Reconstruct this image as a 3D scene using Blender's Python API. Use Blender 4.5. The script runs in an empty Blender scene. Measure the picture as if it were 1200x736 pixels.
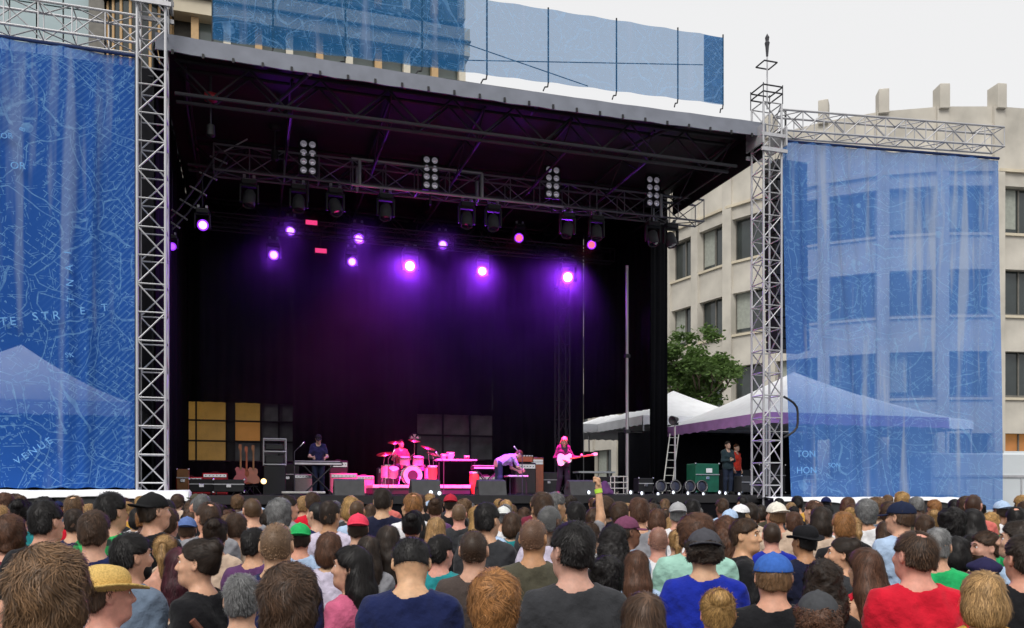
import bpy, math, random
import numpy as np
from mathutils import Vector, Matrix, kdtree
R = math.radians
SC = bpy.context.scene
COL = SC.collection
rng = random.Random(11)

# ------------------------------------------------------------------ camera
FPX, HZ, CH = 1000.0, 578.0, 1.85          # focal length in photo pixels, horizon row, eye height
cam = bpy.data.cameras.new('camera'); cam_o = bpy.data.objects.new('camera', cam); COL.objects.link(cam_o)
cam.sensor_width = 36; cam.lens = 36 * FPX / 1200; cam.shift_y = (HZ - 368) / 1200
cam.clip_start = 0.05; cam.clip_end = 3000
cam_o.location = (0, 0, CH); cam_o.rotation_euler = (R(90), 0, 0)
SC.camera = cam_o
# ------------------------------------------------------------------ sky and sun (overcast)
SUN_EL, SUN_AZ = 48, 200                     # azimuth measured clockwise from +Y
w = bpy.data.worlds.new('World'); SC.world = w; w.use_nodes = True
nt = w.node_tree; nt.nodes.clear()
out = nt.nodes.new('ShaderNodeOutputWorld'); bg = nt.nodes.new('ShaderNodeBackground')
sky = nt.nodes.new('ShaderNodeTexSky'); sky.sky_type = 'NISHITA'; sky.sun_disc = False
sky.sun_elevation = R(SUN_EL); sky.sun_rotation = R(SUN_AZ); sky.dust_density = 6; sky.air_density = 1.2
hs = nt.nodes.new('ShaderNodeHueSaturation'); hs.inputs['Saturation'].default_value = 0.12
mx = nt.nodes.new('ShaderNodeMix'); mx.data_type = 'RGBA'; mx.inputs[0].default_value = 0.86
mx.inputs[7].default_value = (7.3, 7.3, 7.35, 1)
bg.inputs[1].default_value = 0.1
nt.links.new(sky.outputs[0], hs.inputs['Color']); nt.links.new(hs.outputs[0], mx.inputs[6])
nt.links.new(mx.outputs[2], bg.inputs[0]); nt.links.new(bg.outputs[0], out.inputs[0])
sl = bpy.data.lights.new('sun', 'SUN'); sl.energy = 1.5; sl.angle = R(25); sl.color = (1, .96, .9)
so = bpy.data.objects.new('sun', sl); COL.objects.link(so)
d = Vector((math.sin(R(SUN_AZ)) * math.cos(R(SUN_EL)), math.cos(R(SUN_AZ)) * math.cos(R(SUN_EL)), math.sin(R(SUN_EL))))
so.rotation_euler = d.to_track_quat('Z', 'Y').to_euler(); so.location = d * 60
SC.view_settings.view_transform = 'Standard'; SC.view_settings.look = 'None'
SC.view_settings.gamma = 1; SC.view_settings.exposure = 0.38
SC.cycles.use_denoising = True
SC.cycles.transparent_max_bounces = 24; SC.cycles.max_bounces = 6
SC.cycles.volume_bounces = 0; SC.cycles.sample_clamp_indirect = 4

# ------------------------------------------------------------------ helpers
def px(x, y, Y):                             # photo pixel at depth Y -> world point
    return Vector(((x - 600) / FPX * Y, Y, CH + (HZ - y) / FPX * Y))
SA = R(17.3); U = Vector((math.cos(SA), math.sin(SA), 0)); V = Vector((-math.sin(SA), math.cos(SA), 0))
P0 = Vector((-7.6, 18.9, 0)); SWID = 14.8
def SW(u, v, z=0): return P0 + U * u + V * v + Vector((0, 0, z))      # stage frame -> world
def su(x, v):                                # stage u of photo column x at stage depth v
    a = (x - 600) / FPX; s, c = math.sin(SA), math.cos(SA)
    return (a * (P0.y + c * v) - P0.x + s * v) / (c - s * a)
def sz(x, y, v):                             # height of photo pixel on the stage plane at depth v
    p = SW(su(x, v), v); return CH + (HZ - y) / FPX * p.y
DECK = 1.8

class N:
    def __init__(s, name):
        s.m = bpy.data.materials.new(name); s.m.use_nodes = True; s.t = s.m.node_tree; s.t.nodes.clear()
        s.o = s.t.nodes.new('ShaderNodeOutputMaterial')
    def n(s, typ, inp=None, **kw):
        nd = s.t.nodes.new(typ)
        for k, v in kw.items(): setattr(nd, k, v)
        for k, v in (inp or {}).items():
            if isinstance(v, tuple) and len(v) == 2 and hasattr(v[0], 'outputs'): s.t.links.new(v[0].outputs[v[1]], nd.inputs[k])
            elif hasattr(v, 'outputs'): s.t.links.new(v.outputs[0], nd.inputs[k])
            elif isinstance(v, (tuple, list)) and len(v) == 3 and nd.inputs[k].type == 'RGBA': nd.inputs[k].default_value = (*v, 1)
            else: nd.inputs[k].default_value = v
        return nd
    def math(s, op, a, b=0.0, c=0.0, clamp=False):
        return s.n('ShaderNodeMath', {0: a, 1: b, 2: c}, operation=op, use_clamp=clamp)
    def mix(s, f, a, b, blend='MIX'):
        return (s.n('ShaderNodeMix', {0: f, 6: a, 7: b}, data_type='RGBA', blend_type=blend), 2)
    def surf(s, sh, i=0): s.t.links.new(sh.outputs[i], s.o.inputs[0]); return s.m
def mat(name, col, rough=.6, metal=0., var=.18, scale=6., bump=.0, spec=.5, emit=None, es=0., coat=0.):
    k = N(name)
    tc = k.n('ShaderNodeTexCoord')
    no = k.n('ShaderNodeTexNoise', {'Vector': (tc, 3), 'Scale': scale, 'Detail': 5.})
    f = k.n('ShaderNodeMapRange', {0: (no, 0), 1: .3, 2: .7, 3: 1 - var, 4: 1 + var})
    c = k.n('ShaderNodeVectorMath', {0: tuple(col)[:3], 3: f}, operation='SCALE')
    inp = {'Base Color': c, 'Roughness': rough, 'Metallic': metal, 'Specular IOR Level': spec, 'Coat Weight': coat}
    if emit: inp['Emission Color'] = tuple(emit); inp['Emission Strength'] = es
    if bump: inp['Normal'] = k.n('ShaderNodeBump', {'Height': (no, 0), 'Strength': bump, 'Distance': .02})
    return k.surf(k.n('ShaderNodeBsdfPrincipled', inp))
def objmat(name, rough=.8, var=.15, scale=30., bump=.3, sss=0., island=0., spec=.3, sheen=0., bd=.01):
    """material coloured by the object's own colour"""
    k = N(name); oi = k.n('ShaderNodeObjectInfo'); tc = k.n('ShaderNodeTexCoord')
    no = k.n('ShaderNodeTexNoise', {'Vector': (tc, 3), 'Scale': scale, 'Detail': 4.})
    f = k.n('ShaderNodeMapRange', {0: (no, 0), 1: .3, 2: .7, 3: 1 - var, 4: 1 + var})
    if island:
        g = k.n('ShaderNodeNewGeometry')
        f2 = k.n('ShaderNodeMapRange', {0: (g, 8), 3: 1 - island, 4: 1 + island})
        f = k.math('MULTIPLY', f, f2)
    c = k.n('ShaderNodeVectorMath', {0: (oi, 1), 3: f}, operation='SCALE')
    inp = {'Base Color': c, 'Roughness': rough, 'Specular IOR Level': spec, 'Sheen Weight': sheen}
    if sss: inp['Subsurface Weight'] = sss; inp['Subsurface Radius'] = (.012, .005, .003); inp['Subsurface Scale'] = 1.0
    if bump: inp['Normal'] = k.n('ShaderNodeBump', {'Height': (no, 0), 'Strength': bump, 'Distance': bd})
    return k.surf(k.n('ShaderNodeBsdfPrincipled', inp))

def tag(o, label=None, cat=None, group=None, kind=None):
    if label: o['label'] = label
    if cat: o['category'] = cat
    if group: o['group'] = group
    if kind: o['kind'] = kind
    return o
def empty(name, loc, rz=0., **kw):
    o = bpy.data.objects.new(name, None); COL.objects.link(o); o.location = loc; o.rotation_euler = (0, 0, rz)
    o.empty_display_size = .1
    return tag(o, **kw)
def stage_thing(name, x, v, z=DECK, rz=None, **kw):
    """a thing that stands on the stage deck under photo column x, at stage depth v; default: faces the audience"""
    return empty(name, SW(su(x, v), v, z), SA if rz is None else rz, **kw)
def add(name, me, parent=None, M=None, color=None):
    o = bpy.data.objects.new(name, me); COL.objects.link(o)
    if parent: o.parent = parent
    if M is not None: o.matrix_local = M
    if color: o.color = (*color[:3], 1)
    return o
def mesh(name, verts, faces, m=None, smooth=False):
    me = bpy.data.meshes.new(name); me.from_pydata([tuple(v) for v in verts], [], [tuple(int(i) for i in f) for f in faces])
    if m: me.materials.append(m)
    if smooth: me.polygons.foreach_set('use_smooth', [True] * len(me.polygons))
    me.update(); return me
class MB:
    """collects simple solids, built as one mesh"""
    def __init__(s): s.v = []; s.f = []
    def box(s, c, h, rot=None, bev=0.0):
        cx, cy, cz = c; hx, hy, hz = [q / 2 for q in h]; b = min(bev, hx * .45, hy * .45, hz * .45)
        n = len(s.v); pts = []
        if b <= 0:
            pts = [(x, y, z) for z in (-hz, hz) for y in (-hy, hy) for x in (-hx, hx)]
            fs = [(0, 2, 3, 1), (4, 5, 7, 6), (0, 1, 5, 4), (2, 6, 7, 3), (0, 4, 6, 2), (1, 3, 7, 5)]
        else:
            for (z, q) in ((-hz, b), (-hz + b, 0), (hz - b, 0), (hz, b)):
                x, y = hx - q, hy - q; e = b if q == 0 else b * .6
                pts += [(-x + e, -y, z), (x - e, -y, z), (x, -y + e, z), (x, y - e, z), (x - e, y, z), (-x + e, y, z), (-x, y - e, z), (-x, -y + e, z)]
            fs = [tuple(range(7, -1, -1)), tuple(range(24, 32))]
            for k in range(3):
                for i in range(8): fs.append((k * 8 + i, k * 8 + (i + 1) % 8, k * 8 + 8 + (i + 1) % 8, k * 8 + 8 + i))
        for p in pts:
            p = Vector(p)
            if rot is not None: p = rot @ p
            s.v.append((p.x + cx, p.y + cy, p.z + cz))
        s.f += [tuple(i + n for i in f) for f in fs]; return s
    def tube(s, a, b, ra, rb=None, seg=10, caps=True):
        a, b = Vector(a), Vector(b); rb = ra if rb is None else rb
        q = (b - a).to_track_quat('Z', 'Y'); n = len(s.v)
        for p, r in ((a, ra), (b, rb)):
            for i in range(seg):
                t = 2 * math.pi * i / seg; s.v.append(tuple(p + q @ Vector((r * math.cos(t), r * math.sin(t), 0))))
        for i in range(seg):
            j = (i + 1) % seg; s.f.append((n + i, n + j, n + seg + j, n + seg + i))
        if caps: s.f.append(tuple(n + i for i in range(seg - 1, -1, -1))); s.f.append(tuple(n + seg + i for i in range(seg)))
        return s
    def path(s, pts, r, seg=6):
        for a, b in zip(pts[:-1], pts[1:]): s.tube(a, b, r, seg=seg)
        return s
    def lathe(s, prof, c=(0, 0, 0), axis=(0, 0, 1), seg=18):
        q = Vector(axis).to_track_quat('Z', 'Y'); n = len(s.v); c = Vector(c)
        for r, z in prof:
            for i in range(seg):
                t = 2 * math.pi * i / seg; s.v.append(tuple(c + q @ Vector((r * math.cos(t), r * math.sin(t), z))))
        for k in range(len(prof) - 1):
            for i in range(seg):
                j = (i + 1) % seg; s.f.append((n + k * seg + i, n + k * seg + j, n + (k + 1) * seg + j, n + (k + 1) * seg + i))
        return s
    def poly(s, pts, th, nrm):
        n = len(s.v); nrm = Vector(nrm); m = len(pts)
        for k in (-.5, .5): s.v += [tuple(Vector(p) + nrm * th * k) for p in pts]
        s.f += [tuple(n + i for i in range(m - 1, -1, -1)), tuple(n + m + i for i in range(m))]
        for i in range(m): j = (i + 1) % m; s.f.append((n + i, n + j, n + m + j, n + m + i))
        return s
    def me(s, name, m, smooth=False): return mesh(name, s.v, s.f, m, smooth)
    def build(s, name, m, parent=None, M=None, smooth=False): return add(name, s.me(name, m, smooth), parent, M)
_unit = {}
def bar(parent, name, a, b, r, m, seg=8):
    """one round bar between two points (parent space), all bars of a material share one mesh"""
    key = (m.name, seg)
    if key not in _unit: _unit[key] = MB().tube((0, 0, 0), (0, 0, 1), 1, seg=seg).me('bar_' + m.name, m)
    a, b = Vector(a), Vector(b); dv = b - a
    M = Matrix.Translation(a) @ dv.to_track_quat('Z', 'Y').to_matrix().to_4x4() @ Matrix.Diagonal((r, r, dv.length, 1))
    return add(name, _unit[key], parent, M)
_ubox = {}
def block(parent, name, c, h, m, M=None, bev=0.):
    """one box piece; equal sizes and materials share one mesh"""
    key = (m.name, tuple(round(q, 4) for q in h), bev)
    if key not in _ubox: _ubox[key] = MB().box((0, 0, 0), h, bev=bev).me(name, m)
    T = Matrix.Translation(c)
    return add(name, _ubox[key], parent, T if M is None else M @ T)
def spot(name, loc, target, energy, col, size=40, blend=.5, r=.08):
    l = bpy.data.lights.new(name, 'SPOT'); l.energy = energy; l.color = col; l.spot_size = R(size); l.spot_blend = blend; l.shadow_soft_size = r
    o = bpy.data.objects.new(name, l); COL.objects.link(o); o.location = loc
    o.rotation_euler = (Vector(target) - Vector(loc)).to_track_quat('-Z', 'Y').to_euler(); return o

# ------------------------------------------------------------------ materials
M_asphalt = mat('asphalt', (.05, .05, .052), .9, bump=.4, scale=20)
M_alu = mat('aluminium', (.50, .50, .52), .48, .5, .12, 8)
M_aludark = mat('aluminium_dull', (.06, .06, .07), .6, .4, .2, 8)
M_rig = mat('rig_metal', (.16, .16, .18), .5, .4, .2, 8)
M_rooft = mat('roof_truss_black', (.016, .015, .019), .6, .2, .2, 8)
M_black = mat('black_paint', (.012, .012, .014), .55)
M_drape = mat('black_drape', (.006, .006, .008), .95, spec=.1)
M_deck = mat('deck_black', (.014, .013, .015), .5, bump=.2)
M_tarp = mat('grey_tarp', (.20, .215, .26), .7, scale=2.5, var=.12)
M_under = mat('roof_shade_skirt', (.006, .006, .008), .8)  # near-black tone paints the underside's shade; also the dark skirt cloth's own colour
M_white = mat('white_cloth', (.86, .87, .90), .8, var=.06, scale=3)
M_purple = mat('purple_lit_cloth', (.52, .26, .62), .8, var=.12, scale=3)  # purple stage light on the valance, put into its colour
M_stone = mat('limestone', (.55, .515, .45), .85, var=.2, scale=.7, bump=.08)
M_stone2 = mat('limestone_warm', (.62, .55, .42), .85, var=.10, scale=1.2, bump=.08)
M_tan = mat('tan_panel', (.55, .36, .18), .7, var=.1)
M_cream = mat('cream_panel', (.66, .61, .50), .7, var=.1)
M_frame = mat('window_frame', (.16, .15, .13), .5)
M_glass = mat('dark_glass', (.035, .045, .045), .08, var=.4, scale=.6, spec=.6)
M_glass2 = mat('grey_green_glass', (.16, .20, .19), .12, var=.35, scale=.5, spec=.6)
M_cglass = mat('pale_glass', (.40, .50, .52), .15, var=.12, scale=.4, spec=.5)
M_curtain = mat('window_blind', (.33, .35, .31), .9, var=.15)
M_warm = mat('lit_room', (.15, .08, .02), .35, var=.6, scale=1.8, emit=(1., .55, .12), es=.09)
M_orange = mat('lit_room_dim', (.35, .14, .05), .6, var=.25, scale=1.5, emit=(1., .45, .1), es=.12)
M_greyroom = mat('grey_room', (.16, .16, .17), .6, var=.4, scale=2.)
M_red = mat('red_case', (.35, .02, .03), .5)
M_green = mat('green_case', (.01, .12, .07), .5)
M_amp = mat('amp_tolex', (.20, .17, .16), .7)
M_ampcream = mat('amp_grille', (.30, .25, .25), .8, scale=60)
M_grille = mat('grille', (.03, .03, .032), .6, scale=80, var=.4, bump=.4)
M_chrome = mat('chrome', (.75, .75, .77), .2, 1., .05)
M_drum = mat('drum_shell', (.36, .30, .30), .35, coat=.4)
M_skin_d = mat('drum_head', (.5, .48, .46), .6)
M_cym = mat('cymbal', (.7, .5, .2), .3, 1.)
M_wood = mat('wood', (.28, .12, .04), .45, scale=3, var=.3)
M_ivory = mat('ivory', (.55, .54, .51), .4)
M_wedge = mat('wedge_grey', (.05, .05, .055), .7)
M_trail = mat('trailer_white', (.62, .66, .68), .4, var=.06, scale=1.)
M_bark = mat('bark', (.10, .075, .05), .9, bump=.5)
def emat(name, col, s):
    k = N(name); return k.surf(k.n('ShaderNodeEmission', {'Color': tuple(col), 'Strength': s}))
E_violet = emat('violet_lens', (.8, .42, 1.), 1.7); E_violet2 = emat('violet_lens_soft', (.22, .05, 1.), 2.2)
E_white = emat('hot_lens', (1., .72, 1.), 2.2); E_ring = emat('violet_lens_rim', (.30, .03, 1.), 1.6); E_red = emat('red_lens', (1., .10, .16), 1.6); E_pink = emat('pink_gel', (1., .06, .25), .75)
E_blind = mat('blinder_lamp', (.75, .72, .78), .25, .9, var=.3, scale=9, emit=(.8, .75, .9), es=.10); E_warmlamp = emat('warm_lamp', (1., .6, .25), 3); E_foot = emat('foot_light', (.85, .9, 1.), 1.6)

# ------------------------------------------------------------------ ground
ground = add('ground', mesh('ground', [(-900, -900, 0), (900, -900, 0), (900, 900, 0), (-900, 900, 0)], [(0, 1, 2, 3)], M_asphalt)); tag(ground, kind='structure')

# ------------------------------------------------------------------ trusses
def lattice(root, A, B, w, h, bay, rc, rb, m, up=(0, 0, 1), skip_back=False):
    """square box lattice between A and B (root space): 4 chords, frames and diagonals"""
    A, B = Vector(A), Vector(B); ax = (B - A).normalized(); up = Vector(up)
    sd = ax.cross(up).normalized(); up = sd.cross(ax).normalized(); L = (B - A).length
    cor = [sd * (sx * w / 2) + up * (sz_ * h / 2) for sx, sz_ in ((-1, -1), (1, -1), (1, 1), (-1, 1))]
    for c in cor: bar(root, 'chord', A + c, B + c, rc, m)
    n = max(1, round(L / bay))
    for i in range(n + 1):
        p = A + ax * (L * i / n)
        for j in range(4): bar(root, 'rung', p + cor[j], p + cor[(j + 1) % 4], rb, m, 6)
        if i < n:
            q = A + ax * (L * (i + 1) / n)
            for j in range(4):
                a, b = (j, (j + 1) % 4) if i % 2 else ((j + 1) % 4, j)
                bar(root, 'diagonal', p + cor[a], q + cor[b], rb, m, 6)
def tower(loc, rz, H, label):
    t = empty('truss_tower', loc, rz, label=label, cat='tower', group='truss towers at the stage corners')
    lattice(t, (0, 0, .25), (0, 0, H), .56, .56, .62, .03, .017, M_alu, up=(0, 1, 0))
    block(t, 'base_plate', (0, 0, .125), (1.1, 1.1, .25), M_aludark, bev=.02)
    for z in (H - .9,):
        b = MB()
        for sx in (-1, 1):
            b.box((sx * .36, 0, z), (.05, .8, .5)); b.box((0, sx * .36, z), (.8, .05, .09)); b.box((0, sx * .36, z - .4), (.8, .05, .09))
        b.build('sleeve_block', M_alu, t)
    return t
TL = SW(su(179, -.35), -.35); TR = SW(15.15, -.2)
tower(TL, SA, 13.6, 'silver truss tower between the stage and the deep blue street-map banner')
tR = tower(TR, SA, 12.35, 'silver truss tower with a thin mast, beside the white tents')
for k in range(2):
    z = 12.62 + k * .18
    for a, b in (((-.3, -.3), (.3, -.3)), ((.3, -.3), (.3, .3)), ((.3, .3), (-.3, .3)), ((-.3, .3), (-.3, -.3))): bar(tR, 'guard_rail', (*a, z), (*b, z), .02, M_aludark, 6)
for sx in (-.3, .3):
    for sy in (-.3, .3): bar(tR, 'guard_post', (sx, sy, 12.35), (sx, sy, 12.85), .015, M_aludark, 6)
bar(tR, 'mast', (.02, 0, 12.3), (.02, 0, 14.0), .022, M_alu, 6)
for a, b in (((-.2, -.2), (.2, -.2)), ((.2, -.2), (.2, .2)), ((.2, .2), (-.2, .2)), ((-.2, .2), (-.2, -.2))): bar(tR, 'mast_ring', (*a, 13.5), (*b, 13.5), .02, M_aludark, 6)
MB().lathe([(.0, 13.65), (.03, 13.75), (.05, 14.0), (.07, 14.1), (.045, 14.15), (.06, 14.25), (.0, 14.36)], (.02, 0, 0), seg=8).build('mast_head', M_aludark, tR)
# cable loop on the tower
pts = [Vector((.3 + .55 * math.sin(t) ** 2 * (1 + .2 * math.sin(3 * t)), -.35, 3.9 + .55 * math.cos(t))) for t in [math.pi * i / 12 for i in range(13)]]
MB().path(pts, .03).build('cable_loop', M_black, tR)

def beam(name, A, B, w, h, bay, m, label, cat='truss', group=None, rc=.028, rb=.014):
    t = empty(name, A, 0, label=label, cat=cat, group=group)
    lattice(t, (0, 0, 0), Vector(B) - Vector(A), w, h, bay, rc, rb, m); return t
zl = 11.72
beam('wing_truss', SW(su(163, -.35), -.35, zl), SW(-7.5, -.35, zl), .5, .58, .62, M_alu, 'silver horizontal truss that carries the deep blue street-map banner', group='wing trusses')
WR0 = Vector((TR.x + .33, TR.y + .1, 11.95)); WD = Vector((math.cos(R(9.5)), math.sin(R(9.5)), 0)); WR1 = WR0 + WD * 6.75
beam('wing_truss', WR0, WR1, .5, .55, .62, M_alu, 'silver horizontal truss that carries the pale see-through map banner', group='wing trusses', rc=.03, rb=.016)

# ------------------------------------------------------------------ stage roof, deck, drapes
ROOF = 11.85; RD = 10.4
roof = empty('stage_roof', SW(0, 0, ROOF), SA, label='grey flat stage roof with dark trusses underneath', cat='stage roof')
nx_, v, f = 40, [], []
for i in range(nx_ + 1):
    u_ = -.25 + (SWID + .5) * i / nx_; sag = .006 * math.sin(i * 1.7) - .08 * math.sin(math.pi * i / nx_)
    v += [(u_, -.30, .02 + sag), (u_, -.34, .0 + sag), (u_, -.35, -.37 + sag + .008 * math.sin(i * 2.3)), (u_, -.31, -.37 + sag + .008 * math.sin(i * 2.3)), (u_, -.30, -.06 + sag)]
for i in range(nx_):
    for k in range(4): f.append((i * 5 + k, i * 5 + k + 1, i * 5 + 6 + k, i * 5 + 5 + k))
add('fascia', mesh('fascia', v, [q[::-1] for q in f], M_tarp), roof)
block(roof, 'roof_cover', (SWID / 2, RD / 2 - .1, -.06), (SWID + .5, RD + .3, .06), M_under)
block(roof, 'side_skirt_cloth', (SWID + .2, 2.3, -.48), (.03, 5.1, .84), M_under)
block(roof, 'side_edge', (SWID + .22, 2.3, -.02), (.05, 5.2, .08), M_tarp)
for i in range(24): block(roof, 'tie_hook', (.1 + i * .63, -.36, -.39), (.05, .04, .10), M_black)
for (vv, name) in ((.55, 'front_truss'), (4.9, 'middle_truss'), (9.9, 'rear_truss')):
    t = empty(name, (0, vv, -.62)); t.parent = roof
    A, B = Vector((.1, 0, 0)), Vector((SWID - .25, 0, 0))
    for dz in (-.36, .4): 
        for dy in (-.22, .22): bar(t, 'chord', A + Vector((0, dy, dz)), B + Vector((0, dy, dz)), .045, M_aludark if dz < 0 else M_rooft)
    n = 18
    for i in range(n):
        x0, x1 = .1 + (SWID - .35) * i / n, .1 + (SWID - .35) * (i + 1) / n
        for dy in (-.22, .22): bar(t, 'diagonal', (x0, dy, -.36 if i % 2 else .4), (x1, dy, .4 if i % 2 else -.36), .025, M_rooft, 6)
for i in range(7):
    u_ = .3 + (SWID - .6) * i / 6
    t = empty('roof_rib', (u_, 0, -.6)); t.parent = roof
    for dz in (-.3, .36): bar(t, 'chord', (0, .5, dz), (0, RD - .4, dz), .035, M_rooft)
    for k in range(9):
        y0 = .5 + k * 1.05; bar(t, 'diagonal', (0, y0, -.3 if k % 2 else .36), (0, y0 + 1.05, .36 if k % 2 else -.3), .02, M_rooft, 6)

deck = empty('stage_deck', SW(0, 0, 0), SA, label='black stage deck with a dark skirt facing the crowd', cat='stage')
block(deck, 'platform', (SWID / 2 - .2, 5.2, DECK - .1), (SWID + 1.2, 10.8, .2), M_deck)
block(deck, 'front_skirt', (SWID / 2 - .2, -.13, (DECK - .2) / 2), (SWID + 1.1, .06, DECK - .21), M_drape)
block(deck, 'side_platform', (19.4, 6.0, DECK - .1), (8.2, 8.6, .2), M_deck)
block(deck, 'side_skirt', (19.4, 1.66, (DECK - .2) / 2), (8.1, .06, DECK - .21), M_drape)

def drape(name, a, b, z0, z1, label, wav=.06, m=None, n=60, group='black stage drapes'):
    """pleated hanging cloth from a to b (stage u,v)"""
    A, B = SW(*a), SW(*b); L = (B - A).length
    ang = math.atan2((B - A).y, (B - A).x)
    o = empty(name, Vector((A.x, A.y, z0)), ang, label=label, cat='drape', group=group)
    v, f = [], []
    for i in range(n + 1):
        x = L * i / n; y = wav * math.sin(i * 1.9) + wav * .5 * math.sin(i * .7)
        v += [(x, y, 0), (x, y * .6, z1 - z0), (x, y * .6 + .03, z1 - z0), (x, y + .03, 0)]
    for i in range(n):
        for k in range(4): f.append((i * 4 + k, i * 4 + (k + 1) % 4, i * 4 + 4 + (k + 1) % 4, i * 4 + 4 + k))
    add('cloth', mesh(name, v, f, m or M_drape, True), o)
    bar(o, 'pipe', (0, .02, (z1 - z0) * .985), (L, .02, (z1 - z0) * .985), .03, M_black, 6)
    return o
BV = 10.1                                   # backdrop depth
uo = [-.4, su(221, BV), su(343, BV), su(489, BV), su(577, BV), su(684, BV)]
drape('drape', (uo[0], BV), (uo[1], BV), DECK, 11.78, 'narrow black drape beside the warmly lit window behind the stage', n=14)
drape('drape', (uo[1], BV), (uo[2], BV), sz(280, 472, BV), 11.78, 'black backdrop hanging above the yellow lit window', n=30)
drape('drape', (uo[1], BV), (uo[2], BV), DECK, sz(280, 540, BV), 'low black cloth under the yellow lit window', n=30)
drape('drape', (uo[3], BV), (uo[4], BV), DECK, sz(530, 538, BV), 'low black cloth under the grey window', n=24)
drape('drape', (uo[2], BV), (uo[3], BV), DECK, 11.78, 'black backdrop between the yellow and the grey window behind the stage', n=34)
drape('drape', (uo[3], BV), (uo[4], BV), sz(530, 486, BV), 11.78, 'black backdrop hanging above the grey window', n=24)
drape('drape', (uo[4], BV), (uo[5], BV), DECK, 11.78, 'black backdrop behind the guitarist and the amplifier stack', n=30)
drape('drape', (-.27, -.02), (-.27, BV + .1), DECK, 11.78, 'black side drape along the stage edge by the tower', n=50)
drape('drape', (uo[5], BV), (SWID - .1, 5.2), sz(720, 486, 8.), 11.78, 'black side drape hanging above the open stage side', n=40)
drape('drape', (SWID - .75, 4.55), (SWID + .12, 5.1), DECK, 11.7, 'narrow black leg drape at the open stage side', n=12, wav=.05)
# black cloth added behind the deep blue banner to keep the wing dark
drape('drape', (-9.5, 7.2), (-.3, 7.2), 0.02, 14.5, 'added black wing drape behind the deep blue map banner', n=40)
# towers and poles that stand at the back of the deck
pole = stage_thing('stage_pole', 735, 5.6, label='thin silver vertical pole standing by the open stage side', cat='pole')
bar(pole, 'shaft', (0, 0, .05), (0, 0, 7.6), .055, M_alu); block(pole, 'foot', (0, 0, .025), (.5, .5, .05), M_black); block(pole, 'clamp', (0, 0, 2.1), (.16, .16, .12), M_aludark); block(pole, 'clamp', (0, 0, 4.6), (.16, .16, .12), M_aludark)
t = stage_thing('rear_tower', 659, 9.2, label='dark slim truss tower in front of the black backdrop', cat='tower')
lattice(t, (0, 0, 0), (0, 0, 9), .42, .42, .7, .03, .016, M_aludark, up=(0, 1, 0))

# ------------------------------------------------------------------ lighting rig
LV = 4.0; zb = CH + 8.6
A, B = SW(.8, LV, zb + .36), SW(15.5, LV, zb + .36)
rig = beam('lighting_truss', A, B, .55, .68, .9, M_rig, 'dark lighting truss spanning the stage, hung with moving lights', rc=.032, rb=.016)
for x in (420, 562, 770):
    p = SW(su(x, LV), LV, zb + .36) - A
    for s in (-.28, .28): bar(rig, 'joint_plate', p + V * s + Vector((0, 0, -.36)), p + V * s + Vector((0, 0, .36)), .045, M_alu)
p1 = SW(su(372, LV - .28), LV - .28, zb + .02) - A; p2 = SW(su(415, LV - .28), LV - .28, zb + .02) - A
bar(rig, 'lit_tone_chord', SW(su(412, LV - .28), LV - .28, zb + .73) - A, SW(su(565, LV - .28), LV - .28, zb + .73) - A, .036, M_alu)  # paler bar laid over the chord puts the lit look into colour
bar(rig, 'lit_tone_chord', SW(su(412, LV - .28), LV - .28, zb) - A, SW(su(660, LV - .28), LV - .28, zb) - A, .036, M_alu)
for i in range(8):
    p = SW(1.2 + i * 1.9, LV, zb + .72) - A; bar(rig, 'hang_cable', p, p + Vector((0, 0, ROOF - zb - 1.1)), .012, M_black, 6)
# curved truss arm at the house side of the rig
arm = empty('curved_truss_arm', SW(.8, LV, zb + .36), 0, label='curved ladder truss arm drooping from the end of the lighting truss', cat='truss')
q = [px(262, 178, 22.9), px(238, 216, 22.6), px(215, 247, 22.4), px(197, 266, 22.2)]; o0 = arm.location
for k in range(3):
    a, b = q[k] - o0, q[k + 1] - o0; s = (b - a).normalized().cross(Vector((0, 1, 0))) * .13
    for e in (-1, 1): bar(arm, 'rail', a + s * e, b + s * e, .025, M_aludark)
    for j in range(2): c = a + (b - a) * (j + .5) / 2; bar(arm, 'rung', c - s * 2, c + s * 2, .025, M_alu)
a = q[0] - o0; bar(arm, 'stay', a, px(290, 163, 22.9) - o0, .02, M_alu)
back_rig = beam('lighting_truss', SW(.5, 7.9, 10.35), SW(14.2, 7.9, 10.35), .4, .45, 1., M_aludark, 'dark rear lighting truss deep inside the stage', rc=.025, rb=.012)

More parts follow.
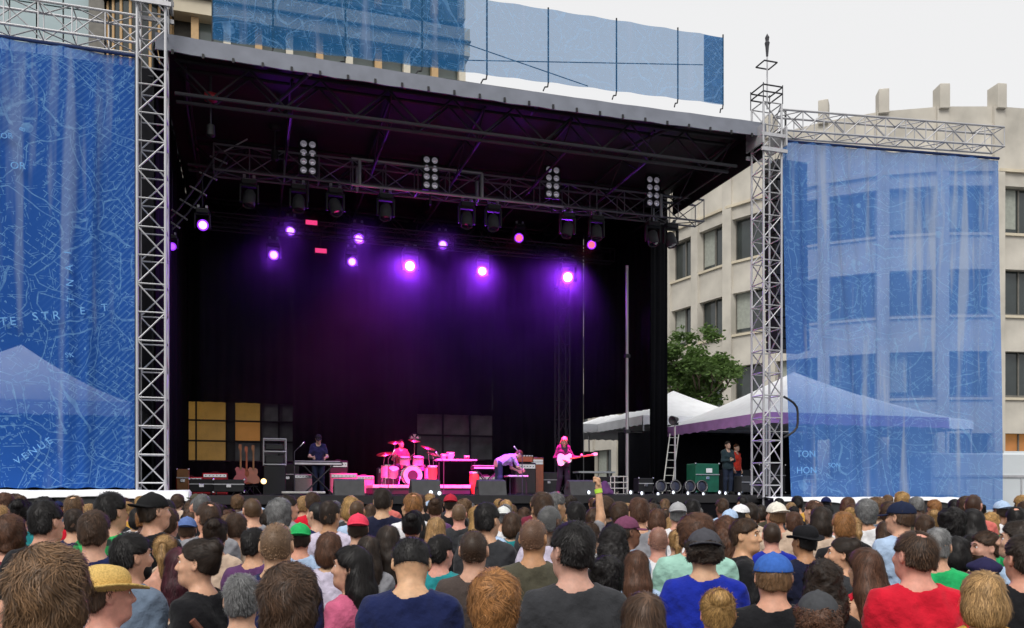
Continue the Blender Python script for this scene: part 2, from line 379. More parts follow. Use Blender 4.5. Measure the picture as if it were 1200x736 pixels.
_mv = {}
M_lensoff = mat('dark_lens', (.03, .03, .05), .08, spec=.8)
def moving_light(p, aim, lens, label, s=1., name='moving_light', cat='stage light', group='moving lights on the stage rigs'):
    """base box clamped to the truss, yoke arms and a tilted head with its lens"""
    t = empty(name, p, SA, label=label, cat=cat, group=group); t.scale = (s, s, s)
    if 'b' not in _mv:
        _mv['b'] = MB().box((0, 0, -.10), (.40, .30, .16), bev=.03).tube((-.12, 0, -.03), (-.12, 0, .10), .025).tube((.12, 0, -.03), (.12, 0, .10), .025).me('base', M_black)
        _mv['c'] = MB().box((-.12, 0, .06), (.07, .09, .08)).box((.12, 0, .06), (.07, .09, .08)).box((0, -.13, -.05), (.34, .02, .03)).me('clamp', M_alu)
        _mv['y'] = MB().box((-.22, 0, -.38), (.05, .12, .48), bev=.015).box((.22, 0, -.38), (.05, .12, .48), bev=.015).box((0, 0, -.19), (.46, .14, .05), bev=.01).me('yoke', M_black)
        _mv['h'] = MB().lathe([(0, -.22), (.10, -.22), (.15, -.14), (.165, 0), (.165, .16), (.15, .22), (.145, .22), (.135, .19), (.0, .19)]).me('head', M_wedge, True)
        _mv['l'] = {}
    add('base', _mv['b'], t); add('clamp', _mv['c'], t); add('yoke', _mv['y'], t)
    Q = (Matrix.Rotation(-SA, 3, 'Z') @ Vector(aim).normalized()).to_track_quat('Z', 'Y').to_matrix().to_4x4()
    H = add('head', _mv['h'], t, Matrix.Translation((0, 0, -.50)) @ Q)
    if lens.name not in _mv['l']: _mv['l'][lens.name] = MB().lathe([(.0, .215), (.06, .212), (.125, .195)], seg=20).me('lens', lens, True)
    add('lens', _mv['l'][lens.name], H)
    if lens is not M_lensoff:
        if 'ring' not in _mv: _mv['ring'] = MB().lathe([(.126, .196), (.150, .215), (.168, .215)], seg=20).me('lens_rim', E_ring, True)
        add('lens_rim', _mv['ring'], H)
    return t, Vector(p) + Vector((0, 0, -.5 * s)) + Vector(aim).normalized() * .3 * s
where = ['next to the drooping truss arm', 'under the eight-lamp frame above the keyboard', 'beside the first silver joint plate', 'between the first two silver joint plates', 'just before the second silver joint plate', 'just past the second silver joint plate', 'above the guitarist', 'between the guitarist and the leg drape', 'in front of the leg drape', 'at its free end']
for i, x in enumerate((292, 350, 393, 452, 547, 578, 665, 699, 765, 786)):
    moving_light(SW(su(x, LV), LV, zb - .05), Vector((rng.uniform(-.4, .4), -.25, -1)), M_lensoff, 'unlit black moving light hanging from the front truss ' + where[i], s=1.05)
TO_CAM = lambda p: (Vector((0, 0, CH)) - p).normalized()
lit = [(480, 312, 7.9, 1.25, E_white, 260), (565, 318, 7.9, 1.1, E_white, 200), (665, 325, 7.9, 1.3, E_white, 300),
       (238, 264, 3.4, .85, E_violet, 22), (321, 299, 7.9, .95, E_violet, 50), (340, 271, 7.9, .9, E_violet, 34),
       (413, 307, 7.9, .9, E_violet, 44), (421, 280, 7.9, 1.0, E_violet, 70), (519, 287, 7.9, .9, E_violet, 44),
       (202, 289, 3.6, .6, E_violet2, 12), (608, 279, 6.8, .9, E_red, 14), (693, 287, 6.8, .9, E_red, 14), (705, 201, 6.0, .5, E_violet2, 5), (618, 197, 6.0, .55, E_violet2, 5)]
wherel = ['behind the drum kit', 'behind the percussion table', 'above the guitarist', 'on the drooping truss arm', 'above the yellow window, the lower of two',
          'above the yellow window, the upper of two', 'above the keyboard player, the lower of two', 'above the keyboard player, the upper of two', 'high between two hot lights',
          'beside the house side drape', 'with a red lens above the percussion table', 'with a red lens beside the slim rear tower', 'tiny and dim under the roof by the four-pair lamp frame', 'tiny and dim blue under the roof']
for (x, y, vv, s, E, en), wl in zip(lit, wherel):
    p = SW(su(x, vv), vv, sz(x, y, vv)); aim = (TO_CAM(p) * 1.0 + Vector((rng.uniform(-.12, .12), 0, -.05))).normalized()
    base = p - aim * .3 * s + Vector((0, 0, .5 * s))
    big = E is E_white
    t, lp = moving_light(base, aim, E, ('hot glowing violet stage light ' if big else 'small lit stage light ') + wl, s=s)
    bar(t, 'drop_pipe', (0, 0, .05), (0, 0, (10.35 - base.z) / s if base.z < 10.2 else .3), .02, M_black, 6)
    if en > 6:
        col = (.30, .03, 1.) if E is not E_red else (1, .06, .12)
        spot('stage_spot', lp + aim * .12, lp + aim * 5 + Vector((0, 0, -2.2)), en * (1.5 if big else .7), col, 130, .5, .12)
for x, y in ((365, 261), (376, 294)):
    vv = 7.6; p = SW(su(x, vv), vv, sz(x, y, vv))
    t = empty('colour_scroller', p, SA, label='glowing pink gel box of a stage light ' + ('nearer the drum kit' if x > 370 else 'nearer the front truss'), cat='stage light')
    MB().box((0, .06, .02), (.42, .14, .2), bev=.02).build('housing', M_black, t); MB().box((0, -.02, 0), (.36, .02, .14)).build('gel', E_pink, t); bar(t, 'drop_pipe', (0, .06, .1), (0, .06, 10.2 - p.z), .02, M_black, 6)
# eight-lamp blinders standing on the front truss
bl = {}
for x, y, wl in ((361, 184, 'above the keyboard player'), (505, 202, 'above the drum kit'), (648, 213, 'above the guitarist'), (766, 224, 'above the leg drape')):
    vv = LV - .3; p = SW(su(x, vv), vv, sz(x, y, vv))
    t = empty('blinder_light', p, SA, label='frame of eight round lamps on the lighting truss ' + wl, cat='stage light', group='eight-lamp blinders')
    if not bl:
        bl['f'] = MB().box((0, .08, 0), (.50, .12, .98), bev=.02).me('housing', M_black)
        bl['l'] = MB().lathe([(0, .015), (.05, .012), (.085, -.01), (.095, -.03)], axis=(0, -1, 0)).me('lamp', E_blind, True)
        bl['r'] = MB().lathe([(.092, -.03), (.108, -.01), (.112, -.06)], axis=(0, -1, 0)).me('ring', M_aludark, True)
    add('housing', bl['f'], t)
    for i in range(4):
        for j in (-1, 1):
            M = Matrix.Translation((j * .118, -.0, -.36 + .24 * i)); l = add('lamp', bl['l'], t, M); add('ring', bl['r'], l)
    bar(t, 'stem', (0, .1, -.49), (0, .1, -1.2 if y < 190 else -.9), .03, M_black)
# chain hoists under the roof
for x, y, red, wl in ((247, 114, 1, 'red chain hoist under the roof beside the tower'), (322, 148, 0, 'black chain hoist above the lighting truss')):
    vv = .9 if red else 3.6; p = SW(su(x, vv), vv, sz(x, y, vv))
    t = empty('chain_hoist', p, SA, label=wl, cat='hoist')
    MB().lathe([(0, -.16), (.1, -.14), (.13, 0), (.1, .14), (0, .16)], axis=(1, 0, 0)).build('motor', M_red if red else M_black, t, smooth=True)
    MB().tube((0, 0, .1), (0, 0, .5), .03).build('hook', M_aludark, t); bar(t, 'chain', (0, 0, -.1), (0, 0, -.62), .02, M_aludark, 6)
    MB().lathe([(.02, -.62), (.09, -.66), (.1, -.9), (.03, -.95)]).build('chain_bag', M_black, t)
# diagonal purple-lit stay bars under the roof
for (x0, y0), (x1, y1) in (((723, 178), (808, 141)), ((313, 130), (363, 86)), ((617, 140), (632, 122))):
    a = SW(su(x0, 1.4), 1.4, sz(x0, y0, 1.4)); b = SW(su(x1, .1), .1, sz(x1, y1, .1))
    t = empty('roof_stay', a, 0, label='diagonal roof stay with a bright end ' + ('near the silver mast tower' if x0 > 700 else 'near the red hoist' if x0 < 400 else 'above the drum kit'), cat='stay')
    bar(t, 'rod', (0, 0, 0), b - a, .045, M_aludark); MB().lathe([(0, -.07), (.06, -.03), (.06, .03), (0, .07)], b - a).build('end_cap', M_ivory, t)
    spot('stage_spot', a + V * 2.5 + Vector((0, 0, -1.6)), (a + b) / 2, 130, (.35, .05, 1.), 28, .9)

# wash lights on the performers (from the lamps on the rigs)
for x, vv, en, col, sz_ in ((480, 5.5, 28000, (1, .003, .26), 30), (540, 5.5, 24000, (1, .003, .42), 26), (660, 3.4, 40000, (1, .004, .36), 18), (590, 4.2, 11000, (.6, .02, 1), 18), (415, 6.4, 6500, (1, .006, .24), 20), (372, 4.4, 900, (.45, .2, .9), 18), (250, 6.0, 900, (1, .12, .15), 22)):
    spot('stage_spot', SW(su(x, vv) - .6, 1.6, 10.2), SW(su(x, vv), vv, 2.5), en, col, sz_, .6, .05)
spot('stage_spot', SW(5.5, 5.2, 9.6), SW(5.2, 10, 3.6), 800, (.8, .03, .36), 85, 1.)
spot('stage_spot', SW(9.5, 5.5, 9.8), SW(22, 6, 4.2), 250, (.6, .1, 1.), 16, .8)

# thin smoke in the stage house, so the lamps glow in the air
sm = N('stage_smoke'); tcs = sm.n('ShaderNodeTexCoord'); sps = sm.n('ShaderNodeSeparateXYZ', {0: (tcs, 0)})
nzs = sm.n('ShaderNodeTexNoise', {'Vector': (tcs, 3), 'Scale': .5, 'Detail': 2.})
den = sm.math('MULTIPLY', sm.n('ShaderNodeMapRange', {0: (sps, 2), 1: .05, 2: .75, 3: .004, 4: .085}, interpolation_type='SMOOTHSTEP'), sm.n('ShaderNodeMapRange', {0: (nzs, 0), 1: .3, 2: .7, 3: .6, 4: 1.4}))
pv = sm.n('ShaderNodeVolumePrincipled', {'Color': (.9, .9, .95), 'Density': den, 'Anisotropy': .6}); sm.t.links.new(pv.outputs[0], sm.o.inputs[1])
SC.cycles.volume_step_rate = 2.0; SC.cycles.volume_max_steps = 64
smoke = add('smoke', MB().box((SWID / 2 + .0, 8.25, (DECK + 11.) / 2), (14.2, 3.2, 11. - DECK)).me('smoke', sm.m)); smoke.location = SW(0, 0, 0); smoke.rotation_euler = (0, 0, SA); tag(smoke, kind='stuff')

# ------------------------------------------------------------------ printed mesh banners
def banner_mat(name, alpha, hatch, blue=(.024, .12, .56), fold_glare=.5):
    k = N(name); tc = k.n('ShaderNodeTexCoord'); v = (tc, 3)
    sep = k.n('ShaderNodeSeparateXYZ', {0: v}); xz = k.n('ShaderNodeCombineXYZ', {0: (sep, 0), 1: (sep, 2)})
    wob = k.n('ShaderNodeTexNoise', {'Vector': xz, 'Scale': .8, 'Detail': 2.}); xzw = k.n('ShaderNodeVectorMath', {0: xz, 1: k.n('ShaderNodeVectorMath', {0: (wob, 1), 3: .5}, operation='SCALE')}, operation='ADD')
    def line(d, w, at=0.):
        return k.math('LESS_THAN', k.math('ABSOLUTE', k.math('SUBTRACT', d, at)), w)
    v1 = k.n('ShaderNodeTexVoronoi', {'Vector': xzw, 'Scale': .8, 'Randomness': .9}, feature='DISTANCE_TO_EDGE')
    v2 = k.n('ShaderNodeTexVoronoi', {'Vector': xz, 'Scale': 2.2, 'Randomness': .55}, feature='DISTANCE_TO_EDGE')
    l1 = line((v1, 0), .008, .06); l2 = line((v2, 0), .018, .05)
    n1 = k.n('ShaderNodeTexNoise', {'Vector': xz, 'Scale': 1.1, 'Detail': 2.}); n2 = k.n('ShaderNodeTexNoise', {'Vector': xz, 'Scale': 9., 'Detail': 3.})
    def brick(rot, sc, w_, h_):
        mp = k.n('ShaderNodeMapping', {'Vector': xz, 'Rotation': (0, 0, rot)})
        b = k.n('ShaderNodeTexBrick', {'Vector': mp, 'Scale': sc, 'Mortar Size': .025, 'Mortar Smooth': .1, 'Brick Width': w_, 'Row Height': h_})
        return (b, 1)
    m1 = k.math('GREATER_THAN', (n1, 0), .53); m2 = k.math('LESS_THAN', (n1, 0), .44)
    b1 = k.math('MULTIPLY', k.math('MULTIPLY', brick(.6, 3.2, .9, .5), m1), k.math('GREATER_THAN', (n2, 0), .46))
    b2 = k.math('MULTIPLY', k.math('MULTIPLY', brick(-.25, 4.5, .7, .8), m2), k.math('GREATER_THAN', (n2, 0), .5))
    wv = k.n('ShaderNodeTexWave', {'Vector': k.n('ShaderNodeMapping', {'Vector': xz, 'Rotation': (0, 0, .75)}), 'Scale': 3.2, 'Distortion': .0}, wave_type='BANDS')
    hm = k.n('ShaderNodeMapRange', {0: (sep, 0), 1: hatch[0], 2: hatch[1], 3: 0., 4: 1.})
    hz_ = k.n('ShaderNodeMapRange', {0: (sep, 2), 1: hatch[2], 2: hatch[3], 3: 0., 4: 1.})
    hh = k.math('MULTIPLY', k.math('GREATER_THAN', (wv, 0), .72), k.math('MAXIMUM', hm, hz_))
    fol = k.n('ShaderNodeTexVoronoi', {'Vector': xzw, 'Scale': 5., 'Randomness': 1.}, feature='F1'); dots = k.math('MULTIPLY', k.math('LESS_THAN', (fol, 0), .13), k.math('GREATER_THAN', (n2, 0), .52))
    L = k.math('MAXIMUM', k.math('MAXIMUM', l1, k.math('MULTIPLY', k.math('MULTIPLY', l2, .7), k.math('GREATER_THAN', (n2, 0), .5))), k.math('MAXIMUM', k.math('MAXIMUM', b1, b2), k.math('MAXIMUM', dots, k.math('MULTIPLY', hh, .45))))
    L = k.math('MULTIPLY', L, k.n('ShaderNodeMapRange', {0: (n2, 0), 1: .25, 2: .7, 3: .15, 4: .8}))
    big = k.n('ShaderNodeTexNoise', {'Vector': xz, 'Scale': .35, 'Detail': 3.})
    basec = k.mix((big, 0), blue, tuple(q * 1.35 for q in blue))
    c = k.mix(L, basec, (.24, .50, .85))
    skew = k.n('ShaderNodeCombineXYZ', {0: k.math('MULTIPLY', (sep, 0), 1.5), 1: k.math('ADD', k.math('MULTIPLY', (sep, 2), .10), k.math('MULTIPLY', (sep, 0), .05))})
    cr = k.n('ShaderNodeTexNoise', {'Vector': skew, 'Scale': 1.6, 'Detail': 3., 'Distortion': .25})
    glare = k.n('ShaderNodeMapRange', {0: (cr, 0), 1: .55, 2: .68, 3: 0., 4: fold_glare}, interpolation_type='SMOOTHSTEP')  # paler streaks paint the glare of folds into the cloth colour
    c = k.mix(glare, c, (.34, .44, .66))
    df = k.n('ShaderNodeBsdfDiffuse', {'Color': c}); tr = k.n('ShaderNodeBsdfTranslucent', {'Color': c})
    s1 = k.n('ShaderNodeMixShader', {0: .3, 1: df, 2: tr}); tp = k.n('ShaderNodeBsdfTransparent', {'Color': (.82, .9, 1.)})
    al = k.math('ADD', k.math('MULTIPLY', k.math('ADD', L, glare), .12), alpha)
    return k.surf(k.n('ShaderNodeMixShader', {0: al, 1: tp, 2: s1}))
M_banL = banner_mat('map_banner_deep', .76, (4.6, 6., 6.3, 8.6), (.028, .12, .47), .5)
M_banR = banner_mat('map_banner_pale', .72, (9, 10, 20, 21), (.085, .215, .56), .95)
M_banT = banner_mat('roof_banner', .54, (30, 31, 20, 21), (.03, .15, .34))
M_print = mat('map_lettering', (.15, .38, .74), .8, var=.25, scale=12)
M_hem = mat('banner_hem', (.01, .03, .12), .8)
def banner(name, tl, tr, bl_, br, m, folds, label, n=90, nz=46, amp=1.):
    tl, tr, bl_, br = map(Vector, (tl, tr, bl_, br)); ang = math.atan2((tr - tl).y, (tr - tl).x)
    o = empty(name, bl_, ang, label=label, cat='banner'); inv = Matrix.Rotation(-ang, 3, 'Z')
    L = [inv @ (p - bl_) for p in (tl, tr, br)]; v, f = [], []
    for j in range(nz + 1):
        t = j / nz
        for i in range(n + 1):
            s = i / n
            p = (Vector((0, 0, 0)) * (1 - s) + L[2] * s) * (1 - t) + (L[0] * (1 - s) + L[1] * s) * t
            y = 0
            for (c, w_, a, lean, t0) in folds: y += a * math.exp(-((s - c - lean * (1 - t)) / w_) ** 2) * min(1, abs(t - t0) * 3 + .1)
            y += .02 * math.sin(s * 31 + 2 * t) + .03 * math.sin(s * 9 - 5 * t)
            y *= amp
            v.append((p.x, p.y - y, p.z - (.03 * abs(math.sin(s * 40)) if j in (0, nz) else 0)))
    for j in range(nz):
        for i in range(n): a = j * (n + 1) + i; f.append((a, a + 1, a + n + 2, a + n + 1))
    add('cloth', mesh(name, v, f, m, True), o)
    return o, L
LB0 = SW(-7.2, -.45); LB1 = SW(su(158, -.45), -.45)
zt, zbm = sz(150, 66, -.45), 1.98
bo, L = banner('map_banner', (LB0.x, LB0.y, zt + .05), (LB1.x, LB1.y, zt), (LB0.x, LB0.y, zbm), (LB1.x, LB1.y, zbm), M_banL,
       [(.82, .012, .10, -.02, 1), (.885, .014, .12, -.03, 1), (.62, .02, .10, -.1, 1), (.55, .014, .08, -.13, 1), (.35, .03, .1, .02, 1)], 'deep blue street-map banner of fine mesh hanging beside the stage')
bar(bo, 'hem_rope', (0, -.02, zt - zbm + .06), ((LB1 - LB0).length, -.02, zt - zbm + .02), .035, M_hem); bl_len = (LB1 - LB0).length
block(bo, 'edge_tape', (bl_len + .06, -.01, (zt - zbm) / 2), (.12, .03, zt - zbm), M_black)
def lettering(o, txt, x, z, size, rot=0., y=-.13, spacing=1.0):
    cu = bpy.data.curves.new('lettering', 'FONT'); cu.body = txt; cu.size = size; cu.extrude = .004; cu.space_character = spacing
    tmp = bpy.data.objects.new('lettering_curve', cu); COL.objects.link(tmp)
    bpy.context.view_layer.update(); me = bpy.data.meshes.new_from_object(tmp.evaluated_get(bpy.context.evaluated_depsgraph_get())); bpy.data.objects.remove(tmp)
    me.materials.append(M_print)
    return add('lettering', me, o, Matrix.Translation((x, y, z)) @ Matrix.Rotation(-rot, 4, 'Y') @ Matrix.Rotation(R(90), 4, 'X'))
def lp_(o, x, y):                           # local x, z on a banner plane under a photo pixel (banner plane passes through o)
    a = o.rotation_euler.z; ca, sa = math.cos(a), math.sin(a); k = (x - 600) / FPX
    s = (k * o.location.y - o.location.x) / (ca - k * sa); Y = o.location.y + sa * s
    return s, CH + (HZ - y) / FPX * Y - o.location.z
for txt, x, y, s, r, sp in (('TE', 2, 383, .24, .12, 1.3), ('STR', 40, 377, .24, .12, 1.5), ('E', 95, 370, .22, .1, 1), ('T', 120, 366, .22, .1, 1), ('VENUE', 22, 545, .20, .62, 1.5), ('OR', 14, 200, .2, .05, 1),
                            ('I', 85, 300, .2, 1.5, 1), ('A', 86, 320, .2, 1.5, 1), ('N', 87, 338, .2, 1.5, 1), ('T', 88, 356, .2, 1.5, 1), ('OR', 3, 165, .16, .1, 1), ('SK', 78, 420, .14, .1, 1.2), ('B', 30, 158, .15, 1.2, 1)):
    lx, lz = lp_(bo, x, y); lettering(bo, txt, lx, lz, s, r, spacing=sp)
ptl, ptr = px(914, 166, 23.45), px(1170, 187, 24.55); pbl, pbr = px(927, 582, 23.45), px(1175, 598, 24.55)
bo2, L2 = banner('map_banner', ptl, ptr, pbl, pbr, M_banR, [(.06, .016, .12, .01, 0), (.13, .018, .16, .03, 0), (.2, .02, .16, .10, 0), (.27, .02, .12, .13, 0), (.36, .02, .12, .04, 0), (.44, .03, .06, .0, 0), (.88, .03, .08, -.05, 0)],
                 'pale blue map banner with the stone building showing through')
bar(bo2, 'hem_rope', L2[0] + Vector((0, -.02, .02)), L2[1] + Vector((0, -.02, .02)), .04, M_hem)
for txt, x, y, s in (('TON', 929, 536, .26), ('HON', 929, 555, .26), ('SON', 966, 548, .18)):
    lx, lz = lp_(bo2, x, y); lettering(bo2, txt, lx, lz, s, 0, y=-.2)
# banner on the roof edge, on thin poles
tv = .1; h0, h1 = sz(249, 46, tv), sz(848, 122, tv); ua, ub = su(249, tv), su(848, tv)
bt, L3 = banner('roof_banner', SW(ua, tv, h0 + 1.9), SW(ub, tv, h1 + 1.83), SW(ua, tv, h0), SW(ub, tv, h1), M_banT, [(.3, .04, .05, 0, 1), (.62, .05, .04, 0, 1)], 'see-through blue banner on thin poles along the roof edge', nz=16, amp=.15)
# second layer of cloth over the first half
v2, f2 = [], []; xe = lp_(bt, 546, 60)[0]
for i in range(31):
    s_ = i / 30; xx = xe * s_; zz = (h1 - h0) * xx / L3[2].x
    for j in range(7): v2.append((xx, .16 + .02 * math.sin(i * .9 + j), zz + .1 + 1.95 * j / 6))
for i in range(30):
    for j in range(6): a = i * 7 + j; f2.append((a, a + 7, a + 8, a + 1))
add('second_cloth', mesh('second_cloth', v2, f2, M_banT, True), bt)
for x in (249, 320, 405, 495, 571, 643, 723, 795, 848):
    lx, lz = lp_(bt, x, 60); z0 = (h1 - h0) * lx / L3[2].x
    bar(bt, 'pole', (lx, .03, z0 - .02), (lx, .03, z0 + 1.9), .022, M_black, 6)
    MB().path([(lx, .03, z0), (lx - .02, .02, z0 - .12), (lx - .12, -.05, z0 - .17), (lx - .2, -.15, z0 - .32)], .018).build('roof_hook', M_black, bt)
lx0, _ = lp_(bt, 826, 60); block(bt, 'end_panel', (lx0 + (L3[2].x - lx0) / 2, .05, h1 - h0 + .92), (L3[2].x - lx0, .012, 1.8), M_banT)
bar(bt, 'tension_line', (lp_(bt, 545, 60)[0], .05, .28 + (h1 - h0) * .5), (lp_(bt, 825, 60)[0], .05, 1.0 + (h1 - h0)), .012, M_black, 6)
bar(bt, 'tension_line', (lp_(bt, 545, 60)[0], .06, .7 + (h1 - h0) * .5), (lp_(bt, 690, 60)[0], .06, .05 + (h1 - h0) * .7), .012, M_black, 6)

# ------------------------------------------------------------------ loudspeaker hang and covered subwoofers
la = empty('line_array', px(912, 190, 25.2), SA, label='tall black column of hanging loudspeakers behind the pale map banner', cat='loudspeaker')
n = 18
for k in range(n):
    a = -.012 * k; z = -.18 - k * .31; y = .0 + .0004 * k * k
    block(la, 'cabinet', (.25, y, z), (1.1, .6, .29), M_black, Matrix.Rotation(a * .2, 4, 'X'), bev=.02); block(la, 'grille', (.25, y - .32, z), (1.0, .03, .25), M_grille)
bar(la, 'fly_bar', (.25, 0, -.02), (.25, 0, 1.6), .03, M_black)
def subs(A, ang, n, wdt, z1, label, group, drop):
    for k in range(n):
        nth = ['first', 'second', 'third', 'fourth', 'fifth', 'sixth', 'seventh'][n - 1 - k if A[0] < 0 else k]
        o = empty('subwoofer', Vector(A) + Vector((math.cos(ang), math.sin(ang), 0)) * (wdt * (k + .5)), ang, label=f'black subwoofer under the white cloth {label}, {nth} from the stage', cat='subwoofer', group=group)
        MB().box((0, .45, z1 / 2), (wdt - .02, .9, z1), bev=.02).build('cabinet', M_black, o); MB().box((0, -.01, z1 / 2), (wdt - .12, .03, z1 - .2)).build('grille', M_grille, o)
    L = n * wdt; N_ = 50; v, f = [], []
    for i in range(N_ + 1):
        x = -.06 + (L + .12) * i / N_; w1 = .012 * math.sin(i * .5) + .006 * math.sin(i * 1.3)
        v += [(x, 1.0, z1 + .04), (x, .45, z1 + .09 + w1 * .6), (x, -.05, z1 + .06 + w1), (x, -.075, z1 - drop + w1 + .05 * math.sin(i * .21))]
    for i in range(N_):
        for q in range(3): f.append((i * 4 + q, i * 4 + q + 1, i * 4 + 5 + q, i * 4 + 4 + q))
    e = len(v) - 4; v += [(L + .08, 1.0, z1 - .45), (L + .09, .45, z1 - .4), (L + .09, -.06, z1 - .5)]
    f += [(e, e + 1, e + 5, e + 4), (e + 1, e + 2, e + 6, e + 5)]
    c = add('cover_cloth', mesh('cover_cloth', v, f, M_white, True)); c.location = A; c.rotation_euler = (0, 0, ang)
    tag(c, 'white cloth draped over the subwoofers ' + label, 'cover')
a0 = SW(-8.1, -1.5); subs(Vector((a0.x, a0.y, 0)), SA, 7, 1.22, 1.83, 'below the deep blue banner', 'subwoofers under white cloth', .10)
a1 = px(908, 590, 22.2); subs(Vector((a1.x, a1.y, 0)), R(8), 4, 1.31, 1.66, 'below the pale banner', 'subwoofers under white cloth', .06)

# ------------------------------------------------------------------ tents
def tent(loc, rz, hw, hd, ze, zp, label, val=.38, valm=None, z0=0.):
    t = empty('tent', loc, rz, label=label, cat='tent', group='white frame tents')
    n = 12; v, f = [], []
    for j in range(n + 1):
        for i in range(n + 1):
            x, y = -1 + 2 * i / n, -1 + 2 * j / n; r = max(abs(x), abs(y))
            v.append((x * hw, y * hd, ze + (zp - ze) * ((1 - r) ** 1.12) - .06 * math.sin(math.pi * r)))
    for j in range(n):
        for i in range(n):
            a = j * (n + 1) + i; b_ = a + 1; c_ = a + n + 2; d_ = a + n + 1
            f += [(a, b_, c_), (a, c_, d_)] if (i < n / 2) == (j < n / 2) else [(a, b_, d_), (b_, c_, d_)]
    add('canopy', mesh('canopy', v, f, M_white), t)
    for sd in range(4):
        w_ = hw if sd % 2 == 0 else hd; dd = hd if sd % 2 == 0 else hw; k = 36; v, f = [], []
        for i in range(k + 1):
            x = -w_ + 2 * w_ * i / k; s = .04 * abs(math.sin(i * math.pi / 3)); v += [(x, -dd - .01, ze), (x, -dd - .03 - .015 * math.sin(i * 1.3), ze - val + s)]
        for i in range(k): f.append((2 * i, 2 * i + 1, 2 * i + 3, 2 * i + 2))
        add('valance', mesh('valance', v, f, (valm if sd in (0, 3) and valm else M_white), True), t, Matrix.Rotation(sd * math.pi / 2, 4, 'Z'))
    for sx in (-1, 1):
        for sy in (-1, 1): bar(t, 'leg', (sx * (hw - .05), sy * (hd - .05), z0), (sx * (hw - .05), sy * (hd - .05), ze - .02), .035, M_alu)
    return t
def tent_px(xc, yp, ye, Y, hw, label, **kw):
    p = px(xc, 0, Y); return tent(Vector((p.x, p.y, 0)), kw.pop('rz', SA), hw, hw, CH + (HZ - ye) / FPX * (Y - .8 * hw), CH + (HZ - yp) / FPX * Y, label, **kw)
tent_px(930, 436, 488, 31.5, 3.6, 'white tent with a purple-lit valance behind the silver mast tower', valm=M_purple, z0=DECK)
tent_px(789, 458, 490, 36.5, 2.8, 'white tent peak rising behind the black leg drape')
tent_px(716, 484, 499, 40, 2.4, 'small white tent glimpsed through the open stage side')
tent_px(25, 404, 469, 23.2, 3.1, 'white tent showing faintly through the deep blue banner')
tent_px(1010, 463, 492, 37, 3.0, 'white tent showing faintly through the pale map banner')
b = drape('drape', (15.2, 9.6), (23.5, 9.6), 0.02, 4.25, 'dark cloth hanging behind the gear under the white tent', n=40)
b = drape('drape', (12.6, 16.), (16.5, 15.), 0.02, 3.7, 'dark cloth behind the small tents', n=24)

# ------------------------------------------------------------------ stone building with curved front
bR = empty('stone_building', (16, 46, 0), 0, label='curved limestone office building with rows of dark windows', cat='building')
ctrl = [(-2, 68), (2.5, 61.5), (6.5, 54.6), (9.6, 48.9), (11.9, 44.7), (14.9, 41.9), (18.6, 40.3), (23.2, 40.1), (28, 41.3), (33, 44), (38, 48)]
def spline(c, step):
    P = [Vector(q) for q in c]; pts = []
    for i in range(1, len(P) - 2):
        for k in range(20):
            t = k / 20; a, b_, c_, d_ = P[i - 1:i + 3]
            pts.append(.5 * ((2 * b_) + (c_ - a) * t + (2 * a - 5 * b_ + 4 * c_ - d_) * t * t + (3 * b_ - a - 3 * c_ + d_) * t ** 3))
    o_, acc = [pts[0]], 0
    for a, b_ in zip(pts[:-1], pts[1:]):
        acc += (b_ - a).length
        if acc >= step: o_.append(b_); acc = 0
    return o_
BP = spline(ctrl, 2.45); FL = 3.85; ZB = [1.55 + FL * i for i in range(4)]; TOPZ = 19.95
win = {}
for i in range(len(BP) - 1):
    a, b_ = BP[i], BP[i + 1]; dv = (b_ - a); Lb = dv.length; ang = math.atan2(dv.y, dv.x)
    M = Matrix.Translation(Vector((a.x - 16, a.y - 46, 0))) @ Matrix.Rotation(ang, 4, 'Z')
    MB().box((0, .1, TOPZ / 2), (.55, .7, TOPZ)).build('pier', M_stone, bR, M)
    if 3 <= i: MB().box((0, -.05, TOPZ + .38), (.46, .75, 1.15), bev=.02).build('roof_fin', M_stone, bR, M)
    ww = Lb - .5
    for k, z in enumerate(ZB):
        z0 = z + 1.0; z1 = z0 + 2.15          # window opening
        block(bR, 'spandrel_panel', (Lb / 2, .14, z + .1), (round(ww, 2), .5, 1.69), M_stone, M)
        block(bR, 'sill', (Lb / 2, -.14, z0 - .12), (round(ww, 2), .12, .12), M_stone2, M)
        key = round(ww, 1); sx = ww / key
        if key not in win:
            fr = MB()
            for x in (-key / 2 + .04, 0, key / 2 - .04): fr.box((x, 0, 1.09), (.07, .08, 2.2))
            for zz in (.04, 2.14): fr.box((0, .005, zz), (key, .07, .08))
            win[key] = (fr.me('window', M_frame), MB().box((0, .03, 1.09), (key, .02, 2.2)).me('pane', M_glass), MB().box((0, .035, 1.09), (key, .02, 2.2)).me('pane', M_orange), MB().box((-key * .26, .012, 1.2), (key * .4, .01, 1.9)).me('blind', M_curtain))
        o = add('window', win[key][0], bR, M @ Matrix.Translation((Lb / 2, .22, z0)) @ Matrix.Diagonal((sx, 1, 1, 1)))
        add('pane', win[key][2 if (rng.random() < .05 and i > 11) else 1], o)
        if rng.random() < .4: add('blind', win[key][3], o)
    MB().box((Lb / 2, .12, (16.25 + TOPZ) / 2), (ww, .5, TOPZ - 16.25)).build('parapet_panel', M_stone, bR, M)
    MB().box((Lb / 2, -.12, 16.95), (Lb + .02, .30, .14)).build('cornice', M_stone2, bR, M)
    MB().box((Lb / 2, .3, TOPZ / 2 - .4), (Lb + .1, .05, TOPZ - .8)).build('back_wall', M_frame, bR, M)
MB().box((5.5, 5.0, TOPZ + .9), (3.2, 3, 2.4)).build('roof_plant_room', M_stone, bR)

